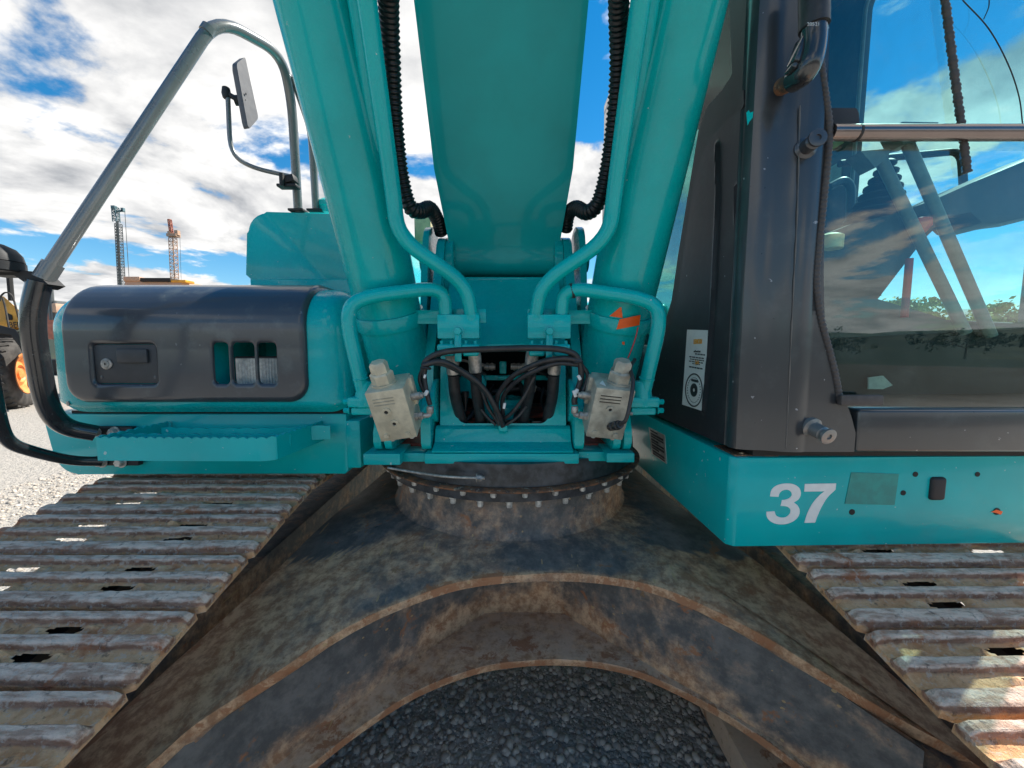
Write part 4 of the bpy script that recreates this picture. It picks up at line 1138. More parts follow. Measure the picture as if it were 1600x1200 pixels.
# ---------- toolbox on the left deck
TBX0, TBX1 = -1.80, -.625
TBZ0, TBZ1 = 1.395, 1.882
def tb_profile():   # (Y, z) from the lower front up and over
    pts = [(1.485, TBZ0), (1.452, TBZ0+.03)]
    pts += [(1.45, 1.55), (1.452, 1.64)]
    for a in np.linspace(180, 90, 12): pts.append((1.452 + .17 + .17*math.cos(R(a)), 1.712 + .170*math.sin(R(a))))
    pts += [(2.1, 1.882), (2.35, 1.882)]
    return pts
TBP = [Vector((0, y, z)) for y, z in tb_profile()]
TBD = [0]
for a, b in zip(TBP, TBP[1:]): TBD.append(TBD[-1] + (b-a).length)
def tb_at(s):
    y = interp(TBD, [p.y for p in TBP], s); z = interp(TBD, [p.z for p in TBP], s)
    e = .02; y0 = interp(TBD, [p.y for p in TBP], s-e); y1 = interp(TBD, [p.y for p in TBP], s+e); z0 = interp(TBD, [p.z for p in TBP], s-e); z1 = interp(TBD, [p.z for p in TBP], s+e)
    t = Vector((0, y1-y0, z1-z0)).normalized(); n = Vector((0, -t.z, t.y)); return Vector((0, y, z)), n
def tbmap(x, s, off):
    # ends rounded in plan and height
    p, n = tb_at(s)
    rx = .16; k = 0
    de = max(0, x-TBX0)
    if de < rx: k = rx - math.sqrt(max(0, rx*rx-(rx-de)**2)); k *= .62
    dr = TBX1-x; rr_ = .09
    if dr < rr_: k = max(k, (rr_ - math.sqrt(max(0, rr_*rr_-(rr_-dr)**2)))*.9)
    c = Vector((0, 1.9, 1.62)); q = p + n*off
    # pull towards the inside along the profile normal
    q = q - n*k; q.x = x
    return q
STOT = TBD[-1]
def tb_s(v, Y=None):   # profile length at picture height v (front face)
    best = min(range(200), key=lambda i: abs(_proj_v(tb_at(i/200*STOT*.75)[0]) - v)); return best/200*STOT*.75
def _proj_v(p):
    w = p - O; dc = w.y*CT - w.z*ST; dn = -(w.y*ST) - w.z*CT; return 600 + FPX*dn/dc
def tb_x(u, v):
    s = tb_s(v); p, _ = tb_at(s); w = p-O; dc = w.y*CT - w.z*ST; return (u-800)/FPX*dc, s
# vents
vent_c = [(tb_x(350, 567)), (tb_x(385, 567)), (tb_x(421, 567))]
sv0 = tb_s(600); sv1 = tb_s(535)
vhole = [(tb_x(338, 567)[0], tb_x(362, 567)[0]), (tb_x(368, 567)[0], tb_x(402, 567)[0]), (tb_x(407, 567)[0], tb_x(436, 567)[0])]
def tb_body_sdf(x, s):
    o = rr_sdf(x, s, (TBX0+TBX1)/2, STOT/2, (TBX1-TBX0)/2, STOT/2, .002)
    h = rr_sdf(x, s, (vhole[0][0]+vhole[2][1])/2, (sv0+sv1)/2, (vhole[2][1]-vhole[0][0])/2+.02, (sv1-sv0)/2+.015, .01)
    return max(o, -h)
part('toolbox', panel(tb_body_sdf, TBX0, TBX1, 0, STOT, 118, 100, tbmap, .004), M['teal'], ang=40)
bm = NB()   # ends and floor of the box
for x, sg in ((TBX0, 0), (TBX1, 0)):
    ps = [tbmap(x, STOT*i/60, -.002) for i in range(61)] + [Vector((x, 2.35, TBZ0))]
    A = vv(bm, ps); fc(bm, A)
A = vv(bm, [(TBX0+.02, 1.5, TBZ0+.004), (TBX1-.02, 1.5, TBZ0+.004), (TBX1-.02, 2.35, TBZ0+.004), (TBX0+.02, 2.35, TBZ0+.004)]); fc(bm, A)
A = vv(bm, [(TBX0+.02, 2.35, TBZ0+.004), (TBX1-.02, 2.35, TBZ0+.004), (TBX1-.02, 2.35, TBZ1), (TBX0+.02, 2.35, TBZ1)]); fc(bm, A)
part('toolbox_ends', bm, M['teal'])
# cover
cx0, s_b = tb_x(104, 560); cx1, _ = tb_x(481, 560); s_b = tb_s(628); s_t = STOT*.86
latch = (tb_x(152, 567)[0], tb_x(251, 567)[0], tb_s(599), tb_s(537))
def cover_sdf(x, s):
    r = .075
    o = rr_sdf(x, s, (cx0+cx1)/2, (s_b+s_t)/2, (cx1-cx0)/2, (s_t-s_b)/2, r)
    for (a, b) in vhole: o = max(o, -rr_sdf(x, s, (a+b)/2, (sv0+sv1)/2, (b-a)/2, (sv1-sv0)/2, .016))
    l = latch; o = max(o, -rr_sdf(x, s, (l[0]+l[1])/2, (l[2]+l[3])/2, (l[1]-l[0])/2, (l[3]-l[2])/2, .018))
    return o
def covmap(x, s, off):
    de = -rr_sdf(x, s, (cx0+cx1)/2, (s_b+s_t)/2, (cx1-cx0)/2, (s_t-s_b)/2, .075)
    edge = .014*(1-min(1, max(0, de)/.018))**2
    l = latch; dl = rr_sdf(x, s, (l[0]+l[1])/2, (l[2]+l[3])/2, (l[1]-l[0])/2, (l[3]-l[2])/2, .018)
    dip = .008*max(0, 1-max(0, dl)/.010)**2
    for (a, b) in vhole:
        dv = rr_sdf(x, s, (a+b)/2, (sv0+sv1)/2, (b-a)/2, (sv1-sv0)/2, .016); dip = max(dip, .007*max(0, 1-max(0, dv)/.008)**2)
    return tbmap(x, s, .020 - edge - dip + off)
cover = part('toolbox_cover', panel(cover_sdf, cx0-.005, cx1+.005, s_b-.005, s_t+.005, 230, 150, covmap, .006), M['cover'], ang=50)
# lamp behind the vents
xi0, xi1 = vhole[0][0]-.02, vhole[2][1]+.02; zc = tb_at((sv0+sv1)/2)[0].z
bm = NB()
def qd(bm, a, b, c, d): fc(bm, vv(bm, [a, b, c, d]))
zl, zh = tb_at(sv0)[0].z-.02, tb_at(sv1)[0].z+.02; yf, yb = 1.455, 1.78
qd(bm, (xi0, yb, zl), (xi1, yb, zl), (xi1, yb, zh), (xi0, yb, zh)); qd(bm, (xi0, yf, zl), (xi1, yf, zl), (xi1, yb, zl), (xi0, yb, zl)); qd(bm, (xi0, yf, zh), (xi0, yb, zh), (xi1, yb, zh), (xi1, yf, zh))
qd(bm, (xi0, yf, zl), (xi0, yb, zl), (xi0, yb, zh), (xi0, yf, zh)); qd(bm, (xi1, yf, zl), (xi1, yb, zl), (xi1, yb, zh), (xi1, yf, zh)); part('lamp_recess', bm, M['teal'], smooth=False)
lx0 = P(369, 580, 1.5).x; lx1 = P(437, 580, 1.5).x; lzt = P(400, 560, 1.5).z; lzb = P(400, 601, 1.5).z
bm = NB(); boxmm(bm, (lx0-.006, 1.50, lzb-.006), (lx1+.006, 1.58, lzt+.008), .006); hl = part('headlamp', bm, M['trim'])
bm = NB(); nrib = 15
for k in range(nrib):
    a = lerp(lx0, lx1, k/nrib); b = lerp(lx0, lx1, (k+1)/nrib); m = (a+b)/2
    qd(bm, (a, 1.498, lzb), (m, 1.492, lzb), (m, 1.492, lzt), (a, 1.498, lzt)); qd(bm, (m, 1.492, lzb), (b, 1.498, lzb), (b, 1.498, lzt), (m, 1.492, lzt))
part('lamp_lens', bm, m_simple('ribbed_lens', (.55, .57, .56), .22, .35, .15, 90), hl, smooth=False)
# latch
def TB(u, v, off=0): x, s = tb_x(u, v); return tbmap(x, s, off)
p = TB(201, 568, .002); lw = latch[1]-latch[0]; lh = tb_at(latch[3])[0].z - tb_at(latch[2])[0].z
bm = NB(); box(bm, p + Vector((0, -.004, 0)), (lw-.004, .006, lh-.004), None, .002); la = part('latch_plate', bm, M['latch'], cover)
bm = NB(); c = TB(214, 557, .016); box(bm, c, (P(238, 557, 1.45).x-P(191, 557, 1.45).x, .012, .052), None, .004); part('latch_handle', bm, M['latch'], cover)
bm = NB(); c = TB(214, 580, .0068); box(bm, c, (.100, .002, .030), None); part('latch_recess_shade', bm, M['dark'], cover)  # flat dark plate, paints the shade of the recess below the handle
bm = NB(); c = TB(171, 568, .004); lathe(bm, c + Vector((0, .0, 0)), (0, -1, 0), [(0, .021), (.008, .021), (.010, .018), (.010, .013), (.012, .012), (.012, 0)], 28, False); part('lock_cylinder', bm, M['zinc'], cover)
bm = NB(); box(bm, c + Vector((0, -.0125, 0)), (.003, .002, .009)); part('keyhole_shade', bm, M['dark'], cover)  # small dark box on the lock face, painted shade of the slot
for (u, v) in ((161, 546), (246, 546), (163, 590), (246, 590)):
    bm = NB(); lathe(bm, TB(u, v, .006), (0, -1, 0), [(0, .007), (.003, .006), (.004, 0)], 12, False); part('latch_screw', bm, M['cover'], cover)
bm = NB(); lathe(bm, tbmap(*tb_x(104, 632), .0), (-.3, -1, 0), [(0, .009), (.003, .009), (.005, 0)], 12, False); part('toolbox_screw', bm, M['zinc'])
bm = NB(); boxmm(bm, (-1.75, 1.51, 1.384), (-.66, 2.3, 1.397)); part('toolbox_gap_shade', bm, M['dark'])  # dark strip added in the gap under the toolbox to paint its shade

# ---------- tank behind the toolbox
bm = NB(); t0 = P(388, 400, 2.1).x; zt = P(450, 331, 2.1).z
prism(bm, [(t0-.005, 1.60), (t0-.005, P(390, 435, 2.1).z)] + [(t0, P(388, 430, 2.1).z), (t0, zt-.11)] + [(t0+.11+.11*math.cos(R(a)), zt-.11+.11*math.sin(R(a))) for a in (165, 150, 135, 120, 105, 90)] + [(-.62, zt), (-.62, 1.60)], 'y', 2.1, 2.9, .018)
part('tank', bm, M['teal'], ang=30)
bm = NB(); a = P(392, 436, 2.06); b = P(392, 446, 2.06); boxmm(bm, (a.x, 2.05, 1.62), (-.62, 2.099, a.z), .008); part('tank_ledge', bm, M['teal'])
bm = NB(); lathe(bm, P(512, 334, 2.25), (0, 0, 1), [(0, .045), (.03, .045), (.035, .05), (.06, .05), (.075, .035), (.08, 0)], 24); part('filler_cap', bm, M['teal'])
# ---------- handrails
up = [P(70, 432, 1.30), P(128, 346, 1.335), P(338, 27, 1.60), P(440, 84, 1.90), P(456, 160, 2.02), P(466, 331, 2.12)]
pipe('handrail', [up[0], up[2], up[3], up[4], up[5]], .0215, M['tube'], EX, fil=.11, n=20)
bm = NB(); d = (up[2]-up[0]).normalized(); sweep(bm, [up[0]-d*.01, up[0]+d*.05], .0275, 22); part('rail_socket', bm, M['tube'])
bm = NB(); d2 = (up[2]-up[0]).normalized(); e = up[2]-d2*.06; sweep(bm, [e - d2*.02, e + d2*.006], .0235, 22); part('rail_sleeve', bm, M['tube'])
pipe('handrail', [P(457, 118, 1.97), P(472, 160, 2.05), P(487, 205, 2.15), P(494, 331, 2.22)], .0195, M['tube'], EX, fil=.08, n=16)
bm = NB(); 
for u in (466, 494): p = P(u, 330, 2.12 if u == 466 else 2.22); box(bm, p + Vector((0, 0, 0)), (.08, .06, .012), None, .002)
part('rail_foot', bm, M['trim'])
pipe('grab_rail', [P(150, 677, 1.44), P(98, 668, 1.38), P(72, 635, 1.33), P(48, 500, 1.28), P(62, 440, 1.29)], .030, M['black'], EX, fil=.10, n=24)
pipe('grab_rail', [P(160, 721, 1.44), P(110, 720, 1.38), P(55, 707, 1.28), P(12, 693, 1.2), P(-2, 660, 1.15), P(-20, 560, 1.10), P(-30, 430, 1.1)], .018, M['black'], EX, fil=.06, n=20)
for (v, w) in ((675, 0), (722, 0)):
    bm = NB(); a = P(132 if v == 675 else 140, v, 1.46); b = P(202 if v == 675 else 212, v, 1.46); boxmm(bm, (a.x, 1.47, a.z-.018), (b.x, 1.492, a.z+.018), .004); fp = part('rail_bracket', bm, M['trim'])
    for u in (150, 180) if v == 675 else (160, 190):
        bm = NB(); hexbolt(bm, P(u, v, 1.468), (0, -1, 0), .016, .016); part('bracket_bolt', bm, M['bolt'], fp)
# mirror plate and mirror at the left edge
bm = NB(); poly = [(-20, 416), (22, 421), (50, 424), (62, 432), (75, 444), (62, 450), (45, 446), (22, 430), (-20, 430)]
A = vv(bm, [P(u, v, 1.28) for u, v in poly]); B = vv(bm, [P(u, v, 1.28) + Vector((0, .05, 0)) for u, v in poly]); fc(bm, A); fc(bm, list(reversed(B)))
for i in range(len(A)): fc(bm, [A[i], B[i], B[(i+1) % len(A)], A[(i+1) % len(A)]])
part('mirror_bracket', bm, M['trim'], ang=25)
bm = NB(); c = P(-6, 415, 1.27); lathe(bm, c + Vector((0, 0, -.02)), (0, 0, 1), [(0, .060), (.004, .064), (.03, .064), (.032, .060), (.034, .062), (.055, .058), (.075, .045), (.088, .022), (.092, 0)], 32); part('mirror_housing', bm, M['trim'])
# wing mirror on its arm
pipe('mirror_arm', [P(356, 150, 1.95), P(360, 240, 1.95), P(392, 262, 1.97), P(452, 275, 2.02)], .0105, M['tube'], EX, fil=.09, n=12)
bm = NB(); q = [P(u, v, Y) for u, v, Y in ((362, 101, 1.92), (376, 90, 2.02), (397, 186, 2.02), (381, 204, 1.92))]
q = fillet([q[3], q[0], q[1], q[2], q[3], q[0]], .022, 4)[1:-1]
c = sum(q, Vector())/len(q); n = (q[2]-c).cross(q[len(q)//2]-c).normalized()
if n.x > 0: n = -n
A = vv(bm, [p for p in q]); B = vv(bm, [p - n*.028 for p in q]); C2 = vv(bm, [p.lerp(c, .1) + n*.006 for p in q])
fc(bm, C2); fc(bm, list(reversed(B))); N_ = len(A)
for i in range(N_):
    j = (i+1) % N_; fc(bm, [A[i], B[i], B[j], A[j]]); fc(bm, [A[i], A[j], C2[j], C2[i]])
wm = part('wing_mirror', bm, M['mirr'])
bm = NB(); a = P(354, 146, 1.95); cyl(bm, a, P(376, 158, 1.96), .012, 12); lathe(bm, P(353, 136, 1.95), (0, 0, -1), [(0, .010), (.004, .016), (.03, .020), (.05, .016), (.055, .010)], 14); cyl(bm, P(366, 157, 1.95), P(377, 157, 1.96), .022, 16); part('mirror_knuckle', bm, M['trim'], wm)
for (u, v) in ((385, 147), (384, 157), (382, 163), (377, 160), (371, 107)):
    bm = NB(); lathe(bm, P(u, v, 1.935), (-.8, -.6, 0), [(0, .005), (.004, .005), (.004, 0)], 10, False); part('mirror_screw', bm, M['dark'], wm)
bm = NB(); p = P(452, 282, 2.02); box(bm, p, (.07, .05, .035), (R(-15), 'Y'), .006); box(bm, p + Vector((-.005, 0, -.03)), (.10, .05, .016), None, .006); cyl(bm, p+Vector((-.02, -.03, .02)), p+Vector((-.02, -.03, -.04)), .012); part('mirror_clamp', bm, M['trim'])

# ---------- step
def ribbon(bm, path, z0, z1, th, teeth=True, tooth=.030, amp=.007):
    pts = resample([Vector((x, y, 0)) for x, y in path], .0075); n = len(pts); cols = []
    s = 0
    for i, p in enumerate(pts):
        if i: s += (p-pts[i-1]).length
        t = (pts[min(i+1, n-1)]-pts[max(i-1, 0)]).normalized(); nr = Vector((-t.y, t.x, 0))
        ph = (s/tooth) % 1; zt = z1 + (amp*(abs(math.sin(math.pi*ph))-.5) if teeth else 0)
        cols.append([bm.verts.new((p.x, p.y, z0)), bm.verts.new((p.x, p.y, zt)), bm.verts.new((p.x+nr.x*th, p.y+nr.y*th, zt)), bm.verts.new((p.x+nr.x*th, p.y+nr.y*th, z0))])
    for a, b in zip(cols, cols[1:]):
        for k in range(4): fc(bm, [a[k], b[k], b[(k+1) % 4], a[(k+1) % 4]])
    fc(bm, cols[0]); fc(bm, cols[-1])
sx0 = P(145, 700, 1.22).x; sx1 = P(418, 700, 1.22).x; sx2 = P(505, 660, 1.5).x
z1 = P(250, 684, 1.22).z; z0 = P(250, 720, 1.22).z
bm = NB(); front = [(sx0+.012, 1.498), (sx0, 1.49), (sx0, 1.235), (sx0+.010, 1.222), (sx1-.02, 1.215)] + [(sx1 + .0, 1.221), (sx1+.02, 1.235), (sx2, 1.498)]
ribbon(bm, front, z0, z1, .009); part('step', bm, M['teal_worn'], ang=30, label='turquoise flat-bar step with serrated top edge and chipped paint')
bm = NB(); ribbon(bm, [(sx0+.06, 1.40), (sx0+.25, 1.385), (sx1-.1, 1.385), (sx1+.1, 1.44)], z0+.02, z1-.004, .008, True, .06, .004); part('step_tread', bm, M['teal_worn'], ang=30)
bm = NB(); ribbon(bm, [(sx0+.01, 1.30), (sx1+.03, 1.30)], z0+.03, z1-.006, .008, True, .045, .005); part('step_tread', bm, M['teal_worn'], ang=30)

# ---------- cab
CW = .655   # boom-side wall
ZB = 1.345; ZT = 3.30
# corner pillar: plan curve swept in height, window edge leaning
def pillar():
    bm = NB(); rows = []
    zs = [ZB, 1.36, 1.40, 1.45, 1.50, 1.6, 1.7, 1.85, 2.0, 2.2, 2.4, 2.6, 2.8, 3.5]
    ex = {ZB: .985, 1.36: .985, 1.40: .985, 1.45: .968, 1.50: .945, 1.6: .900, 1.7: .874, 1.85: .860, 2.0: .852, 2.2: .845, 2.4: .832, 2.6: .82, 2.8: .80, 3.5: .76}
    for z in zs:
        xe = ex[z]; lean = .0
        plan = [(.675, 1.168), (.657, 1.168), (.655, 1.165), (.659, 1.158), (.659, 1.152), (.655, 1.146), (.655, 1.135), (.664, 1.118), (.685, 1.108), (.715, 1.103), (.74, 1.099), (.765, 1.090), (.785, 1.083), (.805, 1.080), (.83, 1.080), (.838, 1.084), (.846, 1.084), (lerp(.85, xe, .5), 1.083), (xe, 1.083), (xe+.002, 1.10), (xe, 1.13)]
        # taper so that the right-hand part of the plan fits narrower heights
        rows.append([bm.verts.new((min(x, xe) if i < 18 else x, y, z)) for i, (x, y) in enumerate(plan)])
    for a, b in zip(rows, rows[1:]):
        for i in range(len(a)-1): fc(bm, [a[i], a[i+1], b[i+1], b[i]])
    part('cab_pillar', bm, M['cab'], ang=30)
pillar()
# side panel of the cab (boom side)
sp = [(1139, 690), (1005, 640), (1012, 606), (1030, 560), (1052, 500), (1062, 440), (1072, 370), (1084, 290), (1096, 245), (1113, 212), (1135, 190), (1163, 166)]
spw = [PX(u, v, CW) for u, v in sp]; spw[0] = Vector((CW, 1.165, ZB)); spw.append(Vector((CW, 1.165, 2.42)))
poly = [(p.y, p.z) for p in spw]; ps = poly_sdf(poly)
y0_, y1_ = min(p[0] for p in poly), max(p[0] for p in poly); z0_, z1_ = min(p[1] for p in poly), max(p[1] for p in poly)
ribs = [[(1121, 232), (1122, 300), (1117, 420), (1110, 540), (1100, 645)], [(1152, 300), (1151, 400), (1146, 560), (1139, 668)]]
ribw = [[PX(u, v, CW) for u, v in r] for r in ribs]
def ribh(y, z):
    h = 0
    for r in ribw:
        zz_ = [p.z for p in r][::-1]; yy_ = [p.y for p in r][::-1]
        if z > max(zz_) + .02 or z < min(zz_): continue
        d = abs(y - float(np.interp(z, zz_, yy_))); h = max(h, .009*max(0, 1-(d/.010)**2))
    return h
sidep = part('cab_side_panel', panel(ps, y0_-.01, y1_+.01, z0_-.01, z1_+.01, 90, 110, lambda y, z, off: Vector((CW - ribh(y, z) - off - .001, y, z)), .02), M['cab_side'], ang=60)
# window frame and glass on the boom side
frm = [(1165, -60), (1139, -60), (1143, 60), (1145, 115), (1128, 142), (1108, 165), (1092, 200), (1076, 290), (1055, 420), (1045, 480), (1030, 520), (1032, 545), (1100, 500), (1100, 200)]
fo = [PX(u, v, CW+.012) for u, v in [(1175, -60), (1136, -60), (1143, 60), (1145, 117), (1128, 142), (1106, 166), (1092, 205), (1078, 290), (1060, 400), (1050, 470), (1034, 520), (1022, 540), (1012, 600), (1060, 600), (1100, 400), (1130, 210), (1168, 165)]]
ps2 = poly_sdf([(p.y, p.z) for p in fo])
ys = [p.y for p in fo]; zs = [p.z for p in fo]
part('side_window_frame', panel(ps2, min(ys), max(ys), min(zs), max(zs), 70, 90, lambda y, z, off: Vector((CW+.010-off, y, z)), .01), M['trim'])
bm = NB(); boxmm(bm, (CW+.022, 1.13, 1.5), (CW+.028, 2.5, 3.5)); part('side_window_glass', bm, M['glass_side'], smooth=False)
bm = NB(); boxmm(bm, (CW+.004, 1.8, ZB), (CW+.02, 2.9, 1.66), .004); part('cab_rear_side_panel', bm, M['cab'])
bm = NB(); boxmm(bm, (CW+.002, 2.45, 1.66), (CW+.05, 2.9, ZT), .004); part('cab_rear_pillar', bm, M['cab'])
# front sill
bm = NB(); boxmm(bm, (.987, 1.080, ZB), (1.66, 1.16, 1.468), .008, 3); part('cab_sill', bm, M['cab'])
bm = NB(); boxmm(bm, (.72, 1.125, 1.322), (1.64, 2.6, 1.342)); part('cab_gap_strip', bm, M['dark'])  # near-black slab filling the gap between cab and deck
bm = NB(); a = P(1200, 716, 1.12); boxmm(bm, (.67, 1.13, 1.319), (.80, 1.25, 1.323)); part('rusty_corner', bm, M['rust'])
# front glass
bm = NB(); boxmm(bm, (.80, 1.112, 1.462), (1.66, 1.118, 3.28)); part('front_glass', bm, M['glass'], smooth=False)
bm = NB(); sweep(bm, catmull([P(1250, 165, 1.0825), P(1246, 330, 1.0825), P(1240, 450, 1.0825), P(1233, 600, 1.0825), P(1228, 700, 1.0825)], 8), lambda i, s: .0016*(1+.5*math.sin(i*1.7)), 6); part('worn_crease', bm, M['rib'])
# rubber seal along the window edge
sl_ = [(1268, -60), (1279, 60), (1284, 110), (1291, 160), (1296, 205), (1292, 260), (1284, 340), (1277, 410), (1276, 450), (1283, 500), (1295, 545), (1306, 590), (1312, 625)]
bm = NB(); sweep(bm, resample(catmull([P(u, v, 1.083) for u, v in sl_], 8), .0035), lambda i, s: .0085*(1+.13*math.sin(2*math.pi*s/.012)), 10); part('window_seal', bm, M['seal'], ang=80)
bm = NB(); a = P(1312, 614, 1.07); b = P(1376, 633, 1.07); boxmm(bm, (a.x, 1.062, b.z), (b.x, 1.078, P(1340, 617, 1.07).z), .003); part('seal_corner', bm, M['seal'])
# bar across the glass
zb_ = P(1450, 208, 1.09).z; bm = NB(); cyl(bm, (P(1297, 208, 1.09).x, 1.088, zb_), (1.66, 1.088, zb_), .0205, 24); gb = part('window_bar', bm, m_simple('bronze_tube', (.24, .20, .19), .20, .9, .05, 10))
bm = NB(); a = P(1290, 170, 1.10); b = P(1342, 207, 1.10); prism(bm, [(a.x, b.z), (a.x, a.z), (P(1336, 170, 1.1).x, a.z), (P(1340, 178, 1.1).x, P(1340, 178, 1.1).z), (b.x, b.z)], 'y', 1.095, 1.110, .002); part('bar_bracket', bm, M['trim'])
bm = NB(); a = P(1338, 208, 1.088); cyl(bm, a - Vector((.002, 0, 0)), a + Vector((.004, 0, 0)), .0215, 24); part('bar_collar', bm, M['trim'], gb)
# black frame below the bar
# pins on the pillar
for (u, v, ub, vb, r) in ((1279, 214, 1258, 232, .0215), (1296, 683, 1268, 668, .0225)):
    tip = P(u, v, 1.030); base = P(ub, vb, 1.085); d = (tip-base)
    bm = NB(); lathe(bm, base, d, [(-.01, r*1.3), (.004, r*1.3), (.008, r*.9), (d.length-.02, r*.9), (d.length-.016, r*.65), (d.length-.008, r*.65), (d.length-.007, r), (d.length-.001, r), (d.length, r*.8), (d.length, r*.35), (d.length-.004, r*.33), (d.length-.004, 0)], 24, False)
    part('hinge_pin', bm, M['tube'] if v > 400 else M['cover'])
# mirror arm bracket at the top of the pillar
bm = NB(); a = P(1220, 136, 1.088); t = P(1244, 124, 1.03); cyl(bm, a, t, .021, 20, .003); part('arm_stud', bm, M['rust'])
bm = NB(); sweep(bm, fillet([P(1240, 126, 1.03), P(1262, 112, .985), P(1272, 72, .985), P(1270, -60, .985)], .03), .0265, 20); part('mirror_mount', bm, M['black'])
bm = NB(); box(bm, P(1246, 82, .995), (.016, .03, .060), (R(18), 'Y'), .004); box(bm, P(1241, 100, 1.0), (.014, .03, .04), (R(30), 'Y'), .004); part('mirror_mount_clip', bm, M['black'])
bm = NB(); sweep(bm, [P(1272, 44, .985), P(1272, -100, .985)], .031, 20); part('mirror_mount_sleeve', bm, M['hose'])
text_mesh('20521', .012, P(1271, 38, .955), (R(80), 0, 0), M['silver'], 'cast_number', EX)
# teal paint spot on the pillar
bm = NB(); q = [(1166, 176), (1170, 172), (1172, 176), (1177, 174), (1176, 184), (1171, 190), (1168, 196), (1167, 186)]
def pil(u, v):
    d = ray(u, v); t = 1.112/d.y; return O + d*t
A = vv(bm, [P(u, v, 1.098) for u, v in q]); fc(bm, A); B = vv(bm, [P(u, v, 1.108) for u, v in q]); fc(bm, B)
for i in range(len(A)): fc(bm, [A[i], B[i], B[(i+1) % len(A)], A[(i+1) % len(A)]])
part('paint_spot', bm, M['teal'])
# sticker on the side panel
def sd(bm, quad, off): sidequad(bm, quad, CW-.003, off)
bm = NB(); sd(bm, [(1074, 515), (1108, 516), (1100, 643), (1066, 632)], .001); stk = part('sticker', bm, M['white'], smooth=False, label='tall narrow white sticker with orange heading and round emblem')
def sq(s, t):
    a = Vector((1074, 515)).lerp(Vector((1108, 516)), s); b = Vector((1066, 632)).lerp(Vector((1100, 643)), s); c = a.lerp(b, t); return (c.x, c.y)
def sline(bm, s0, s1, t0, t1): sd(bm, [sq(s0, t0), sq(s1, t0), sq(s1, t1), sq(s0, t1)], .0022)
bm = NB()
for k, (t0, t1, s0, s1) in enumerate(((.30-.0, .315, .45, .9), (.345, .36, .2, .9), (.375, .388, .25, .9), (.405, .418, .2, .88), (.432, .442, .35, .75), (.475, .492, .22, .85))):
    x = s0
    while x < s1-.03:
        w = random.uniform(.05, .14); sline(bm, x, min(s1, x+w), t0, t1); x += w + .035
N_ = 28
for (cs, ct, rs, rt, w) in ((.5, .77, .40, .215, .035), (.5, .77, .16, .085, .10), (.5, .77, .09, .045, .04), (.5, .77, .30, .16, .012)):
    for k in range(N_):
        if w == .035*1 or True:
            a0 = 2*math.pi*k/N_; a1 = 2*math.pi*(k+(1 if w != .012 else .5))/N_
            def e(a, q): return sq(cs + (rs-q)*math.cos(a), ct + (rt-q*.5)*math.sin(a))
            sd(bm, [e(a0, 0), e(a1, 0), e(a1, w), e(a0, w)], .0022)
sline(bm, .36, .66, .635, .665)
part('sticker_print', bm, M['ink'], stk, smooth=False)
pc = PX(1091, 533, CW-.003)
srot = Matrix.Rotation(R(-90), 4, 'Z') @ Matrix.Rotation(R(90), 4, 'X')
for (txt, sz, uv, mt, bo, xs) in (('LEEMOUN', .022, (1091, 534), 'label_y', .0009, .60), ("we'll sort it out", .011, (1090, 549), 'ink', 0, .72), ('Spirit', .022, (1090, 566), 'label_y', 0, .60)):
    c = PX(uv[0], uv[1], CW-.003) + Vector((-.002, 0, 0)); text_mesh(txt, sz, c, (R(90), 0, R(-90)), M[mt], 'sticker_text', stk, bold=bo, xs=xs)

# roof, rear wall, door side of the cab
RX = 1.62
bm = NB(); boxmm(bm, (.66, 1.10, ZT), (RX+.04, 2.95, ZT+.10), .03, 3); part('cab_roof', bm, M['cab'])
bm = NB(); boxmm(bm, (.68, 1.17, 1.342), (RX, 2.9, 1.36)); part('cab_floor', bm, M['trim'])
bm = NB(); boxmm(bm, (.70, 2.86, 1.36), (RX, 2.90, 1.75), .003); boxmm(bm, (.70, 2.86, 3.2), (RX, 2.90, ZT), .003); part('cab_rear_wall', bm, M['cab'])
bm = NB(); boxmm(bm, (.70, 2.875, 1.75), (RX, 2.88, 3.2)); part('rear_window_glass', bm, M['glass_door'], smooth=False)
# door wall with a rounded window: plane x = RX, (Y,z)
def door_sdf(y, z):
    o = rr_sdf(y, z, 2.02, 2.325, .88, .975, .02)
    h = rr_sdf(y, z, 1.535, 2.41, .335, .805, .06)
    h2 = rr_sdf(y, z, 2.43, 2.42, .35, .70, .05)
    return max(o, -h, -h2)
part('cab_door_wall', panel(door_sdf, 1.13, 2.91, 1.34, 3.31, 120, 130, lambda y, z, off: Vector((RX+off, y, z)), .035), M['seat'], ang=40)
bm = NB(); boxmm(bm, (RX-.02, 1.18, 1.58), (RX-.015, 1.89, 3.24)); boxmm(bm, (RX-.02, 2.06, 1.70), (RX-.015, 2.80, 3.14)); part('door_glass', bm, M['glass_door'], smooth=False)
yy_, zz_ = 1.62, 2.27
bm = NB(); rim = rounded([(1.205, 1.61), (1.865, 1.61), (1.865, 3.21), (1.205, 3.21)], .07, 5); rim3 = [Vector((RX-.037, y, z)) for y, z in rim]; sweep(bm, rim3 + [rim3[0]], .008, 8, False); part('door_window_seal', bm, M['lever'])
for (z, h, mt) in ((2.62, .14, 'decal'), (2.36, .18, 'paper')):
    bm = NB(); boxmm(bm, (RX-.038, 1.93, z), (RX-.0355, 2.03, z+h)); part('cab_decal', bm, M[mt], smooth=False)
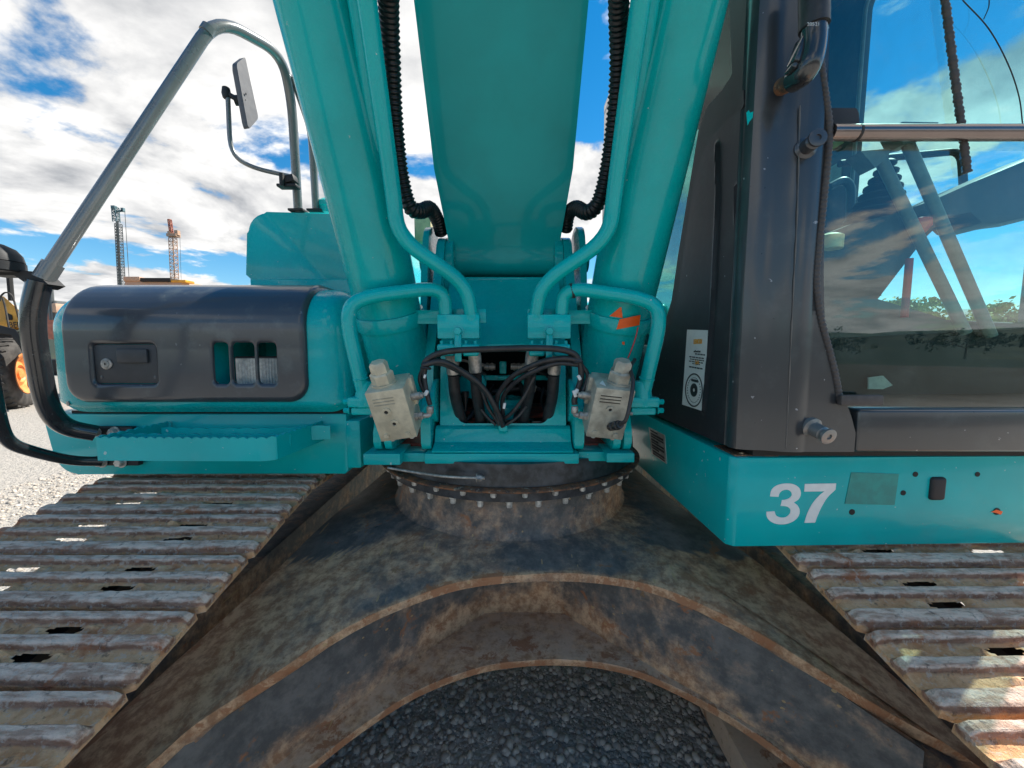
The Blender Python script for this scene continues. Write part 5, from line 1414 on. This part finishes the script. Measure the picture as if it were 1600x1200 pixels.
# console, levers, seat
def slab(name, px, Y, dY, mat, bev=.01, ang=30):
    bm = NB(); A = vv(bm, [P(u, v, Y) for u, v in px]); B = vv(bm, [P(u, v, Y) + Vector((0, dY, 0)) for u, v in px]); fc(bm, A); fc(bm, list(reversed(B)))
    for i in range(len(A)): fc(bm, [A[i], B[i], B[(i+1) % len(A)], A[(i+1) % len(A)]])
    if bev: bmesh.ops.bevel(bm, geom=bm.edges[:], offset=bev, segments=2, profile=.5, affect='EDGES')
    return part(name, bm, mat, ang=ang)
slab('console', [(1270, 372), (1330, 350), (1400, 333), (1460, 312), (1520, 285), (1640, 232), (1640, 335), (1600, 340), (1560, 350), (1532, 350), (1518, 328), (1480, 335), (1445, 372), (1400, 430), (1366, 469), (1480, 503), (1640, 505), (1640, 540), (1480, 540), (1270, 540)], 1.17, .12, M['seat'], .006)
slab('door_sill', [(1270, 530), (1640, 512), (1640, 615), (1270, 618)], 1.165, .04, M['dark'], .004)
for (a, b, hd) in (((1373, 243), (1508, 520), [(1345, 236), (1392, 232), (1388, 245), (1368, 262)]), ((1418, 225), (1548, 525), [(1398, 200), (1410, 190), (1466, 191), (1468, 202), (1432, 222), (1412, 226)])):
    bm = NB(); sweep(bm, [P(a[0], a[1], 1.144), P(b[0], b[1], 1.148)], .0148, 16); lv = part('travel_lever', bm, M['lever'])
    bm = NB(); A = vv(bm, [P(u, v, 1.128) for u, v in hd]); B = vv(bm, [P(u, v, 1.128) + Vector((0, .05, 0)) for u, v in hd]); fc(bm, A); fc(bm, list(reversed(B)))
    for i in range(len(A)): fc(bm, [A[i], B[i], B[(i+1) % len(A)], A[(i+1) % len(A)]])
    part('lever_grip', bm, M['lever'], lv)
bm = NB(); c = P(1388, 250, 1.26); prof = []
for k in range(8):
    r = .018 + k*.0068; z = k*.025; prof += [(z, r*.7), (z+.008, r*1.25), (z+.014, r*1.25), (z+.022, r*.7)]
lathe(bm, c, (-.12, 0, -1), prof, 24); part('joystick_boot', bm, M['trim'])
bm = NB(); sweep(bm, fillet([P(1312, 256, 1.32), P(1370, 248, 1.32), P(1502, 236, 1.34), P(1506, 300, 1.34)], .04), .011, 10); part('interior_rail', bm, M['trim'])
bm = NB(); sweep(bm, fillet([P(1296, 292, 1.35), P(1318, 280, 1.35), P(1330, 290, 1.35), P(1328, 350, 1.35)], .03), .013, 10); part('seat_handle', bm, m_simple('blue_grey_plastic', (.08, .13, .17), .4))
bm = NB(); box(bm, P(1306, 330, 1.45), (.11, .06, .18), None, .02, 3); part('seat_back', bm, M['seat'])
bm = NB(); sweep(bm, catmull([P(1421, 404, 1.15), P(1418, 440, 1.15), P(1413, 496, 1.15)], 6), .0095, 12); rl = part('safety_lever', bm, M['redlev'])
bm = NB(); lathe(bm, P(1442, 340, 1.155), (-.1, 0, -1), [(0, .010), (.005, .021), (.024, .023), (.044, .011), (.048, 0)], 16); part('red_knob', bm, M['redlev'])
bm = NB(); lathe(bm, P(1298, 365, 1.165), (0, 0, -1), [(0, .015), (.008, .032), (.045, .032), (.05, 0)], 16); part('yellow_knob', bm, M['decal'])
bm = NB(); 
for (q, Y) in (([(1357, 590), (1380, 587), (1395, 602), (1380, 608), (1357, 608)], 1.15),): A = vv(bm, [P(u, v, Y) for u, v in q]); fc(bm, A); B = vv(bm, [P(u, v, Y) + Vector((0, .004, 0)) for u, v in q]); fc(bm, B)
part('loose_papers', bm, M['paper'])
# wiper and cable on the glass
bm = NB(); sweep(bm, resample([P(1473, -30, 1.10), P(1488, 90, 1.10), P(1512, 270, 1.10)], .004), lambda i, s: .0085*(1+.12*math.sin(i*2.1)+.1*math.sin(i*.77)), 8); part('wiper_blade', bm, M['seal'], ang=80)
bm = NB(); sweep(bm, catmull([P(1504, 0, 1.09), P(1545, 45, 1.09), P(1575, 100, 1.09), P(1592, 150, 1.09), P(1598, 195, 1.09)], 6), .0014, 6); part('washer_tube', bm, M['trim'])
bm = NB(); sweep(bm, catmull([P(1545, -10, 1.09), P(1545, 10, 1.09), P(1537, 30, 1.09)], 6), .0012, 6); part('washer_tube', bm, M['trim'])
# counterweight and engine house at the back of the machine
bm = NB(); boxmm(bm, (-1.5, 3.0, 1.14), (.6, 4.6, 2.0), .06, 3); part('engine_house', bm, M['teal'])
bm = NB(); boxmm(bm, (-1.5, 4.6, 1.14), (1.9, 5.3, 2.2), .12, 4); part('counterweight', bm, M['teal'])
bm = NB(); boxmm(bm, (-.6, 2.4, 1.14), (.65, 3.0, 1.7), .02, 2); part('centre_frame', bm, M['teal'])

# ================================================================== OTHER MACHINES IN THE YARD
def wheel_loader():
    g = P(20, 632, 9.5); g.z = 0
    t = empty('wheel_loader', (g.x, g.y, 0), 'yellow wheel loader with orange rims at the left edge behind the handrail', 'loader')
    c = Vector((P(12, 578, 10.6).x, 10.6, .96)); ax = Vector((.85, .53, 0)).normalized()
    def wheel(c):
        bm = NB(); lathe(bm, c - ax*.32, ax, [(0, .55), (0, .86), (.06, .93), (.14, .955), (.50, .955), (.58, .93), (.64, .86), (.66, .60), (.62, .52)], 48, False)
        ty = finish('tyre', bm, M['tyre'], t)
        bm = NB()
        x, y, d = basis(ax)
        for k in range(26):
            a = 2*math.pi*k/26
            for sgn in (-1, 1):
                ctr = c + (x*math.cos(a + sgn*.05) + y*math.sin(a+sgn*.05))*.955 + d*sgn*.14
                rad = (x*math.cos(a) + y*math.sin(a)); tan = rad.cross(d)
                R3 = Matrix((d, tan, rad)).transposed().to_4x4() @ Matrix.Rotation(sgn*.5, 4, 'Z')
                box(bm, ctr, (.30, .075, .06), R3, .01, 1)
        finish('tread', bm, M['tyre'], ty)
        bm = NB(); lathe(bm, c + ax*.30, ax, [(-.12, .0), (-.12, .20), (-.06, .24), (-.10, .34), (0, .47), (.035, .53), (.04, .56), (.0, .57)], 40, False); rm = finish('rim', bm, M['rimo'], t)
        bm = NB(); lathe(bm, c + ax*.17, ax, [(0, .16), (.08, .14), (.1, 0)], 24); finish('hub', bm, M['rimo'], rm)
    wheel(c); wheel(c + Vector((-3.6, -.6, 0)))
    def sl(name, px, Y, dY, mat):
        bm = NB(); A = vv(bm, [P(u, v, Y) for u, v in px]); B = vv(bm, [P(u, v, Y) + Vector((-1.32*dY, dY, 0)) for u, v in px]); fc(bm, A); fc(bm, list(reversed(B)))
        for i in range(len(A)): fc(bm, [A[i], B[i], B[(i+1) % len(A)], A[(i+1) % len(A)]])
        bmesh.ops.bevel(bm, geom=bm.edges[:], offset=.02, segments=2, profile=.5, affect='EDGES')
        return finish(name, bm, mat, t, ang=30)
    sl('engine_hood', [(-60, 455), (6, 463), (38, 492), (42, 512), (-60, 512)], 10.9, 1.6, M['yellow'])
    gr = sl('grille', [(9, 488), (19, 492), (20, 500), (9, 500)], 10.88, .03, M['dark'])
    sl('chassis', [(-60, 516), (44, 518), (46, 600), (30, 600), (-60, 600)], 11.3, 1.6, M['dark'])
    sl('mudguard', [(-60, 506), (0, 508), (24, 514), (38, 534), (45, 560), (41, 562), (32, 540), (18, 522), (-60, 514)], 9.7, .5, M['dark'])
    sl('access_step', [(40, 545), (48, 548), (52, 610), (44, 606)], 10.2, .4, M['rustred'])
    
    for pts in ([(0, 470), (2, 462), (10, 457), (20, 465), (30, 500), (34, 512)], [(14, 512), (8, 480), (4, 465)]):
        bm = NB(); sweep(bm, catmull([P(u, v, 10.5) for u, v in pts], 5), .02, 8); finish('handrail', bm, M['tyre'], t)
    bm = NB(); sweep(bm, [P(18, 470, 10.9), P(12, 400, 10.9)], .06, 8); finish('exhaust_stack', bm, M['dark'], t)
    tx = text_mesh('BELL', .22, P(26, 508, 10.8), (R(90), 0, 0), M['dark'], 'hood_lettering', t, bold=.004)
wheel_loader()
def lattice(bm, base, top, w, n, r=.05):
    base, top = Vector(base), Vector(top); d = (top-base)/n
    off = [Vector((-w, -w, 0)), Vector((w, -w, 0)), Vector((w, w, 0)), Vector((-w, w, 0))]
    for o_ in off: sweep(bm, [base+o_, top+o_], r, 5)
    for k in range(n):
        a = base + d*k; b = base + d*(k+1)
        for i in range(4):
            j = (i+1) % 4
            sweep(bm, [a+off[i], b+off[j]] if k % 2 else [a+off[j], b+off[i]], r*.6, 4)
            sweep(bm, [b+off[i], b+off[j]], r*.6, 4)
# drilling rig mast
Yd = 55
b_ = P(190, 470, Yd); b_.z = 0; t_ = P(183, 345, Yd)
dr = empty('drilling_rig', b_, 'tall dark drilling rig mast with pulley head far behind the handrail', 'drilling rig')
bm = NB(); sweep(bm, [P(190, 500, Yd), t_], .22, 4); finish('mast', bm, M['mast'], dr, smooth=False)
bm = NB(); lattice(bm, P(193, 500, Yd-.6), P(185, 350, Yd-.6), .26, 34, .05); finish('mast_rack', bm, M['mast'], dr, kind='stuff')
bm = NB(); lattice(bm, P(182, 347, Yd), P(180, 324, Yd), .26, 5, .06); box(bm, P(186, 330, Yd), (1.3, .3, .16), (R(-8), 'Y')); box(bm, P(178, 324, Yd), (.5, .4, .4)); box(bm, P(192, 328, Yd), (.35, .3, .5)); finish('mast_head', bm, M['mastblue'], dr, smooth=False)
bm = NB(); sweep(bm, [P(195, 330, Yd), P(202, 440, Yd), P(202, 500, Yd)], .035, 5); finish('hoist_cable', bm, M['mast'], dr)
bm = NB(); boxmm(bm, (b_.x-2, Yd-2, .3), (b_.x+2, Yd+3, 3), .2); finish('carrier', bm, M['mastblue'], dr)
Yc = 70
b_ = P(272, 470, Yc); b_.z = 0
cr = empty('lattice_crane', b_, 'orange lattice crane mast with pointed top beyond the toolbox', 'crane')
bm = NB(); lattice(bm, (b_.x, Yc, 0), P(270, 372, Yc), .40, 34, .065); finish('lattice_mast', bm, M['craneo'], cr, kind='stuff')
bm = NB(); box(bm, P(271, 368, Yc), (1.7, 1.0, .5)); box(bm, P(277, 364, Yc), (.6, .6, .8)); box(bm, P(266, 364, Yc), (.5, .6, .5)); finish('crown_platform', bm, M['craneo'], cr, smooth=False)
bm = NB(); lattice(bm, P(268, 364, Yc), P(265, 343, Yc), .18, 5, .08); finish('top_spike', bm, M['rustred'], cr, kind='stuff')
bm = NB(); sweep(bm, [P(281, 368, Yc), P(284, 470, Yc)], .03, 5); finish('hoist_cable', bm, M['mast'], cr)
# yellow excavator roof behind the toolbox
Ye = 14; b_ = P(240, 470, Ye); b_.z = 0
ye = empty('parked_excavator', b_, 'yellow machine with a black roof rail showing just above the black toolbox cover', 'excavator')
def wb(name, u0, v0, u1, v1, Y, dY, mat, par, bev=.03):
    a = P(u0, v0, Y); b = P(u1, v1, Y); bm = NB(); boxmm(bm, (a.x, Y, b.z), (b.x, Y+dY, a.z), bev); return finish(name, bm, mat, par)
wb('house', 194, 438, 288, 500, Ye, 2.2, M['craneo'], ye); wb('roof_edge', 192, 432, 218, 439, Ye-.05, .4, M['craneo'], ye, .02); wb('roof_rail', 218, 434, 266, 440, Ye-.08, .4, M['dark'], ye, .02); wb('roof_edge', 266, 437, 290, 441, Ye-.05, .4, M['yellow'], ye, .02)
bm = NB(); boxmm(bm, (b_.x-1.4, Ye, .1), (b_.x+1.4, Ye+3, 1.0), .1); finish('tracks', bm, M['dark'], ye)
# orange drill carrier between handrail and toolbox
Yo = 24; b_ = P(76, 500, Yo); b_.z = 0
od = empty('piling_rig', b_, 'faded red piling rig with thin black masts between grab rail and toolbox', 'piling rig')
wb('body', 64, 488, 92, 530, Yo, 3, M['rustred'], od); wb('cab', 66, 468, 76, 490, Yo, 1.5, M['mast'], od)
wb('winch', 80, 474, 88, 488, Yo-.2, 1, M['craneo'], od)
for (u0, v0, u1, v1) in ((72, 500, 68, 420), (80, 500, 74, 430), (84, 500, 80, 445), (90, 500, 86, 470)):
    bm = NB(); sweep(bm, [P(u0, v0, Yo), P(u1, v1, Yo)], .09, 6); finish('mast', bm, M['mast'], od)
bm = NB(); boxmm(bm, (b_.x-2.2, Yo, 0), (b_.x+1.5, Yo+4, 1.0), .1); finish('tracks', bm, M['dark'], od)

# trees seen through the cab
def tree(x, y, h, w, label, seed, leaf='leaf', nl=5200, group=None):
    rng = random.Random(seed); t = empty('tree', (x, y, 0), label, 'tree')
    bm = NB(); sweep(bm, [Vector((x, y, -.2)), Vector((x+.1, y, h*.35)), Vector((x, y+.1, h*.7))], lambda i, s: .22 - .08*i, 10); 
    for k in range(6):
        a = rng.uniform(0, 6.28); sweep(bm, [Vector((x, y, h*.35+k*.1)), Vector((x+math.cos(a)*w*.5, y+math.sin(a)*w*.5, h*.7))], lambda i, s: .07-.04*i, 6)
    finish('trunk', bm, M['bark'], t)
    bm = NB()
    cl = [(rng.gauss(0, w*.36), rng.gauss(0, w*.36), h*.66 + rng.gauss(0, h*.14), rng.uniform(.3, .8)) for _ in range(60)]
    for k in range(nl):
        cx, cy, cz, r = rng.choice(cl); p = Vector((x+cx+rng.gauss(0, r*.6), y+cy+rng.gauss(0, r*.6), cz+rng.gauss(0, r*.5)))
        a = Vector((rng.gauss(0, 1), rng.gauss(0, 1), rng.gauss(0, 1))).normalized(); b = a.orthogonal().normalized(); s = rng.uniform(.10, .20)*(5200/nl)**.5
        c = a.cross(b); fc(bm, vv(bm, [p-b*s, p+c*s*.6, p+b*s, p-c*s*.6]))
    finish('crown', bm, M[leaf], t, smooth=False)
    if group: t['group'] = group
p = P(1405, 490, 24); tree(p.x, 24, 4.6, 3.0, 'yellow-green bushy tree seen through the cab glass left of the levers', 1)
p = P(1575, 495, 24); tree(p.x, 24, 4.3, 3.2, 'yellow-green bushy tree seen through the cab glass right of the levers', 2)
for k, (x, y, h, w) in enumerate(((38, -66, 5, 8), (60, -72, 4, 10), (85, -70, 5, 10), (115, -80, 5, 11), (70, -95, 7, 10), (140, -85, 6, 11))):
    tree(x, y, h, w, ('dark tree mirrored in the cab glass, ' + ('nearest the window seal', 'second from the window seal', 'under the lock lever', 'behind the travel levers', 'far and tall above the hedge', 'at the right edge of the glass')[k]), 10+k, 'leafd', 1800, 'hedge trees mirrored in the cab glass')
print('objects', len(bpy.data.objects))
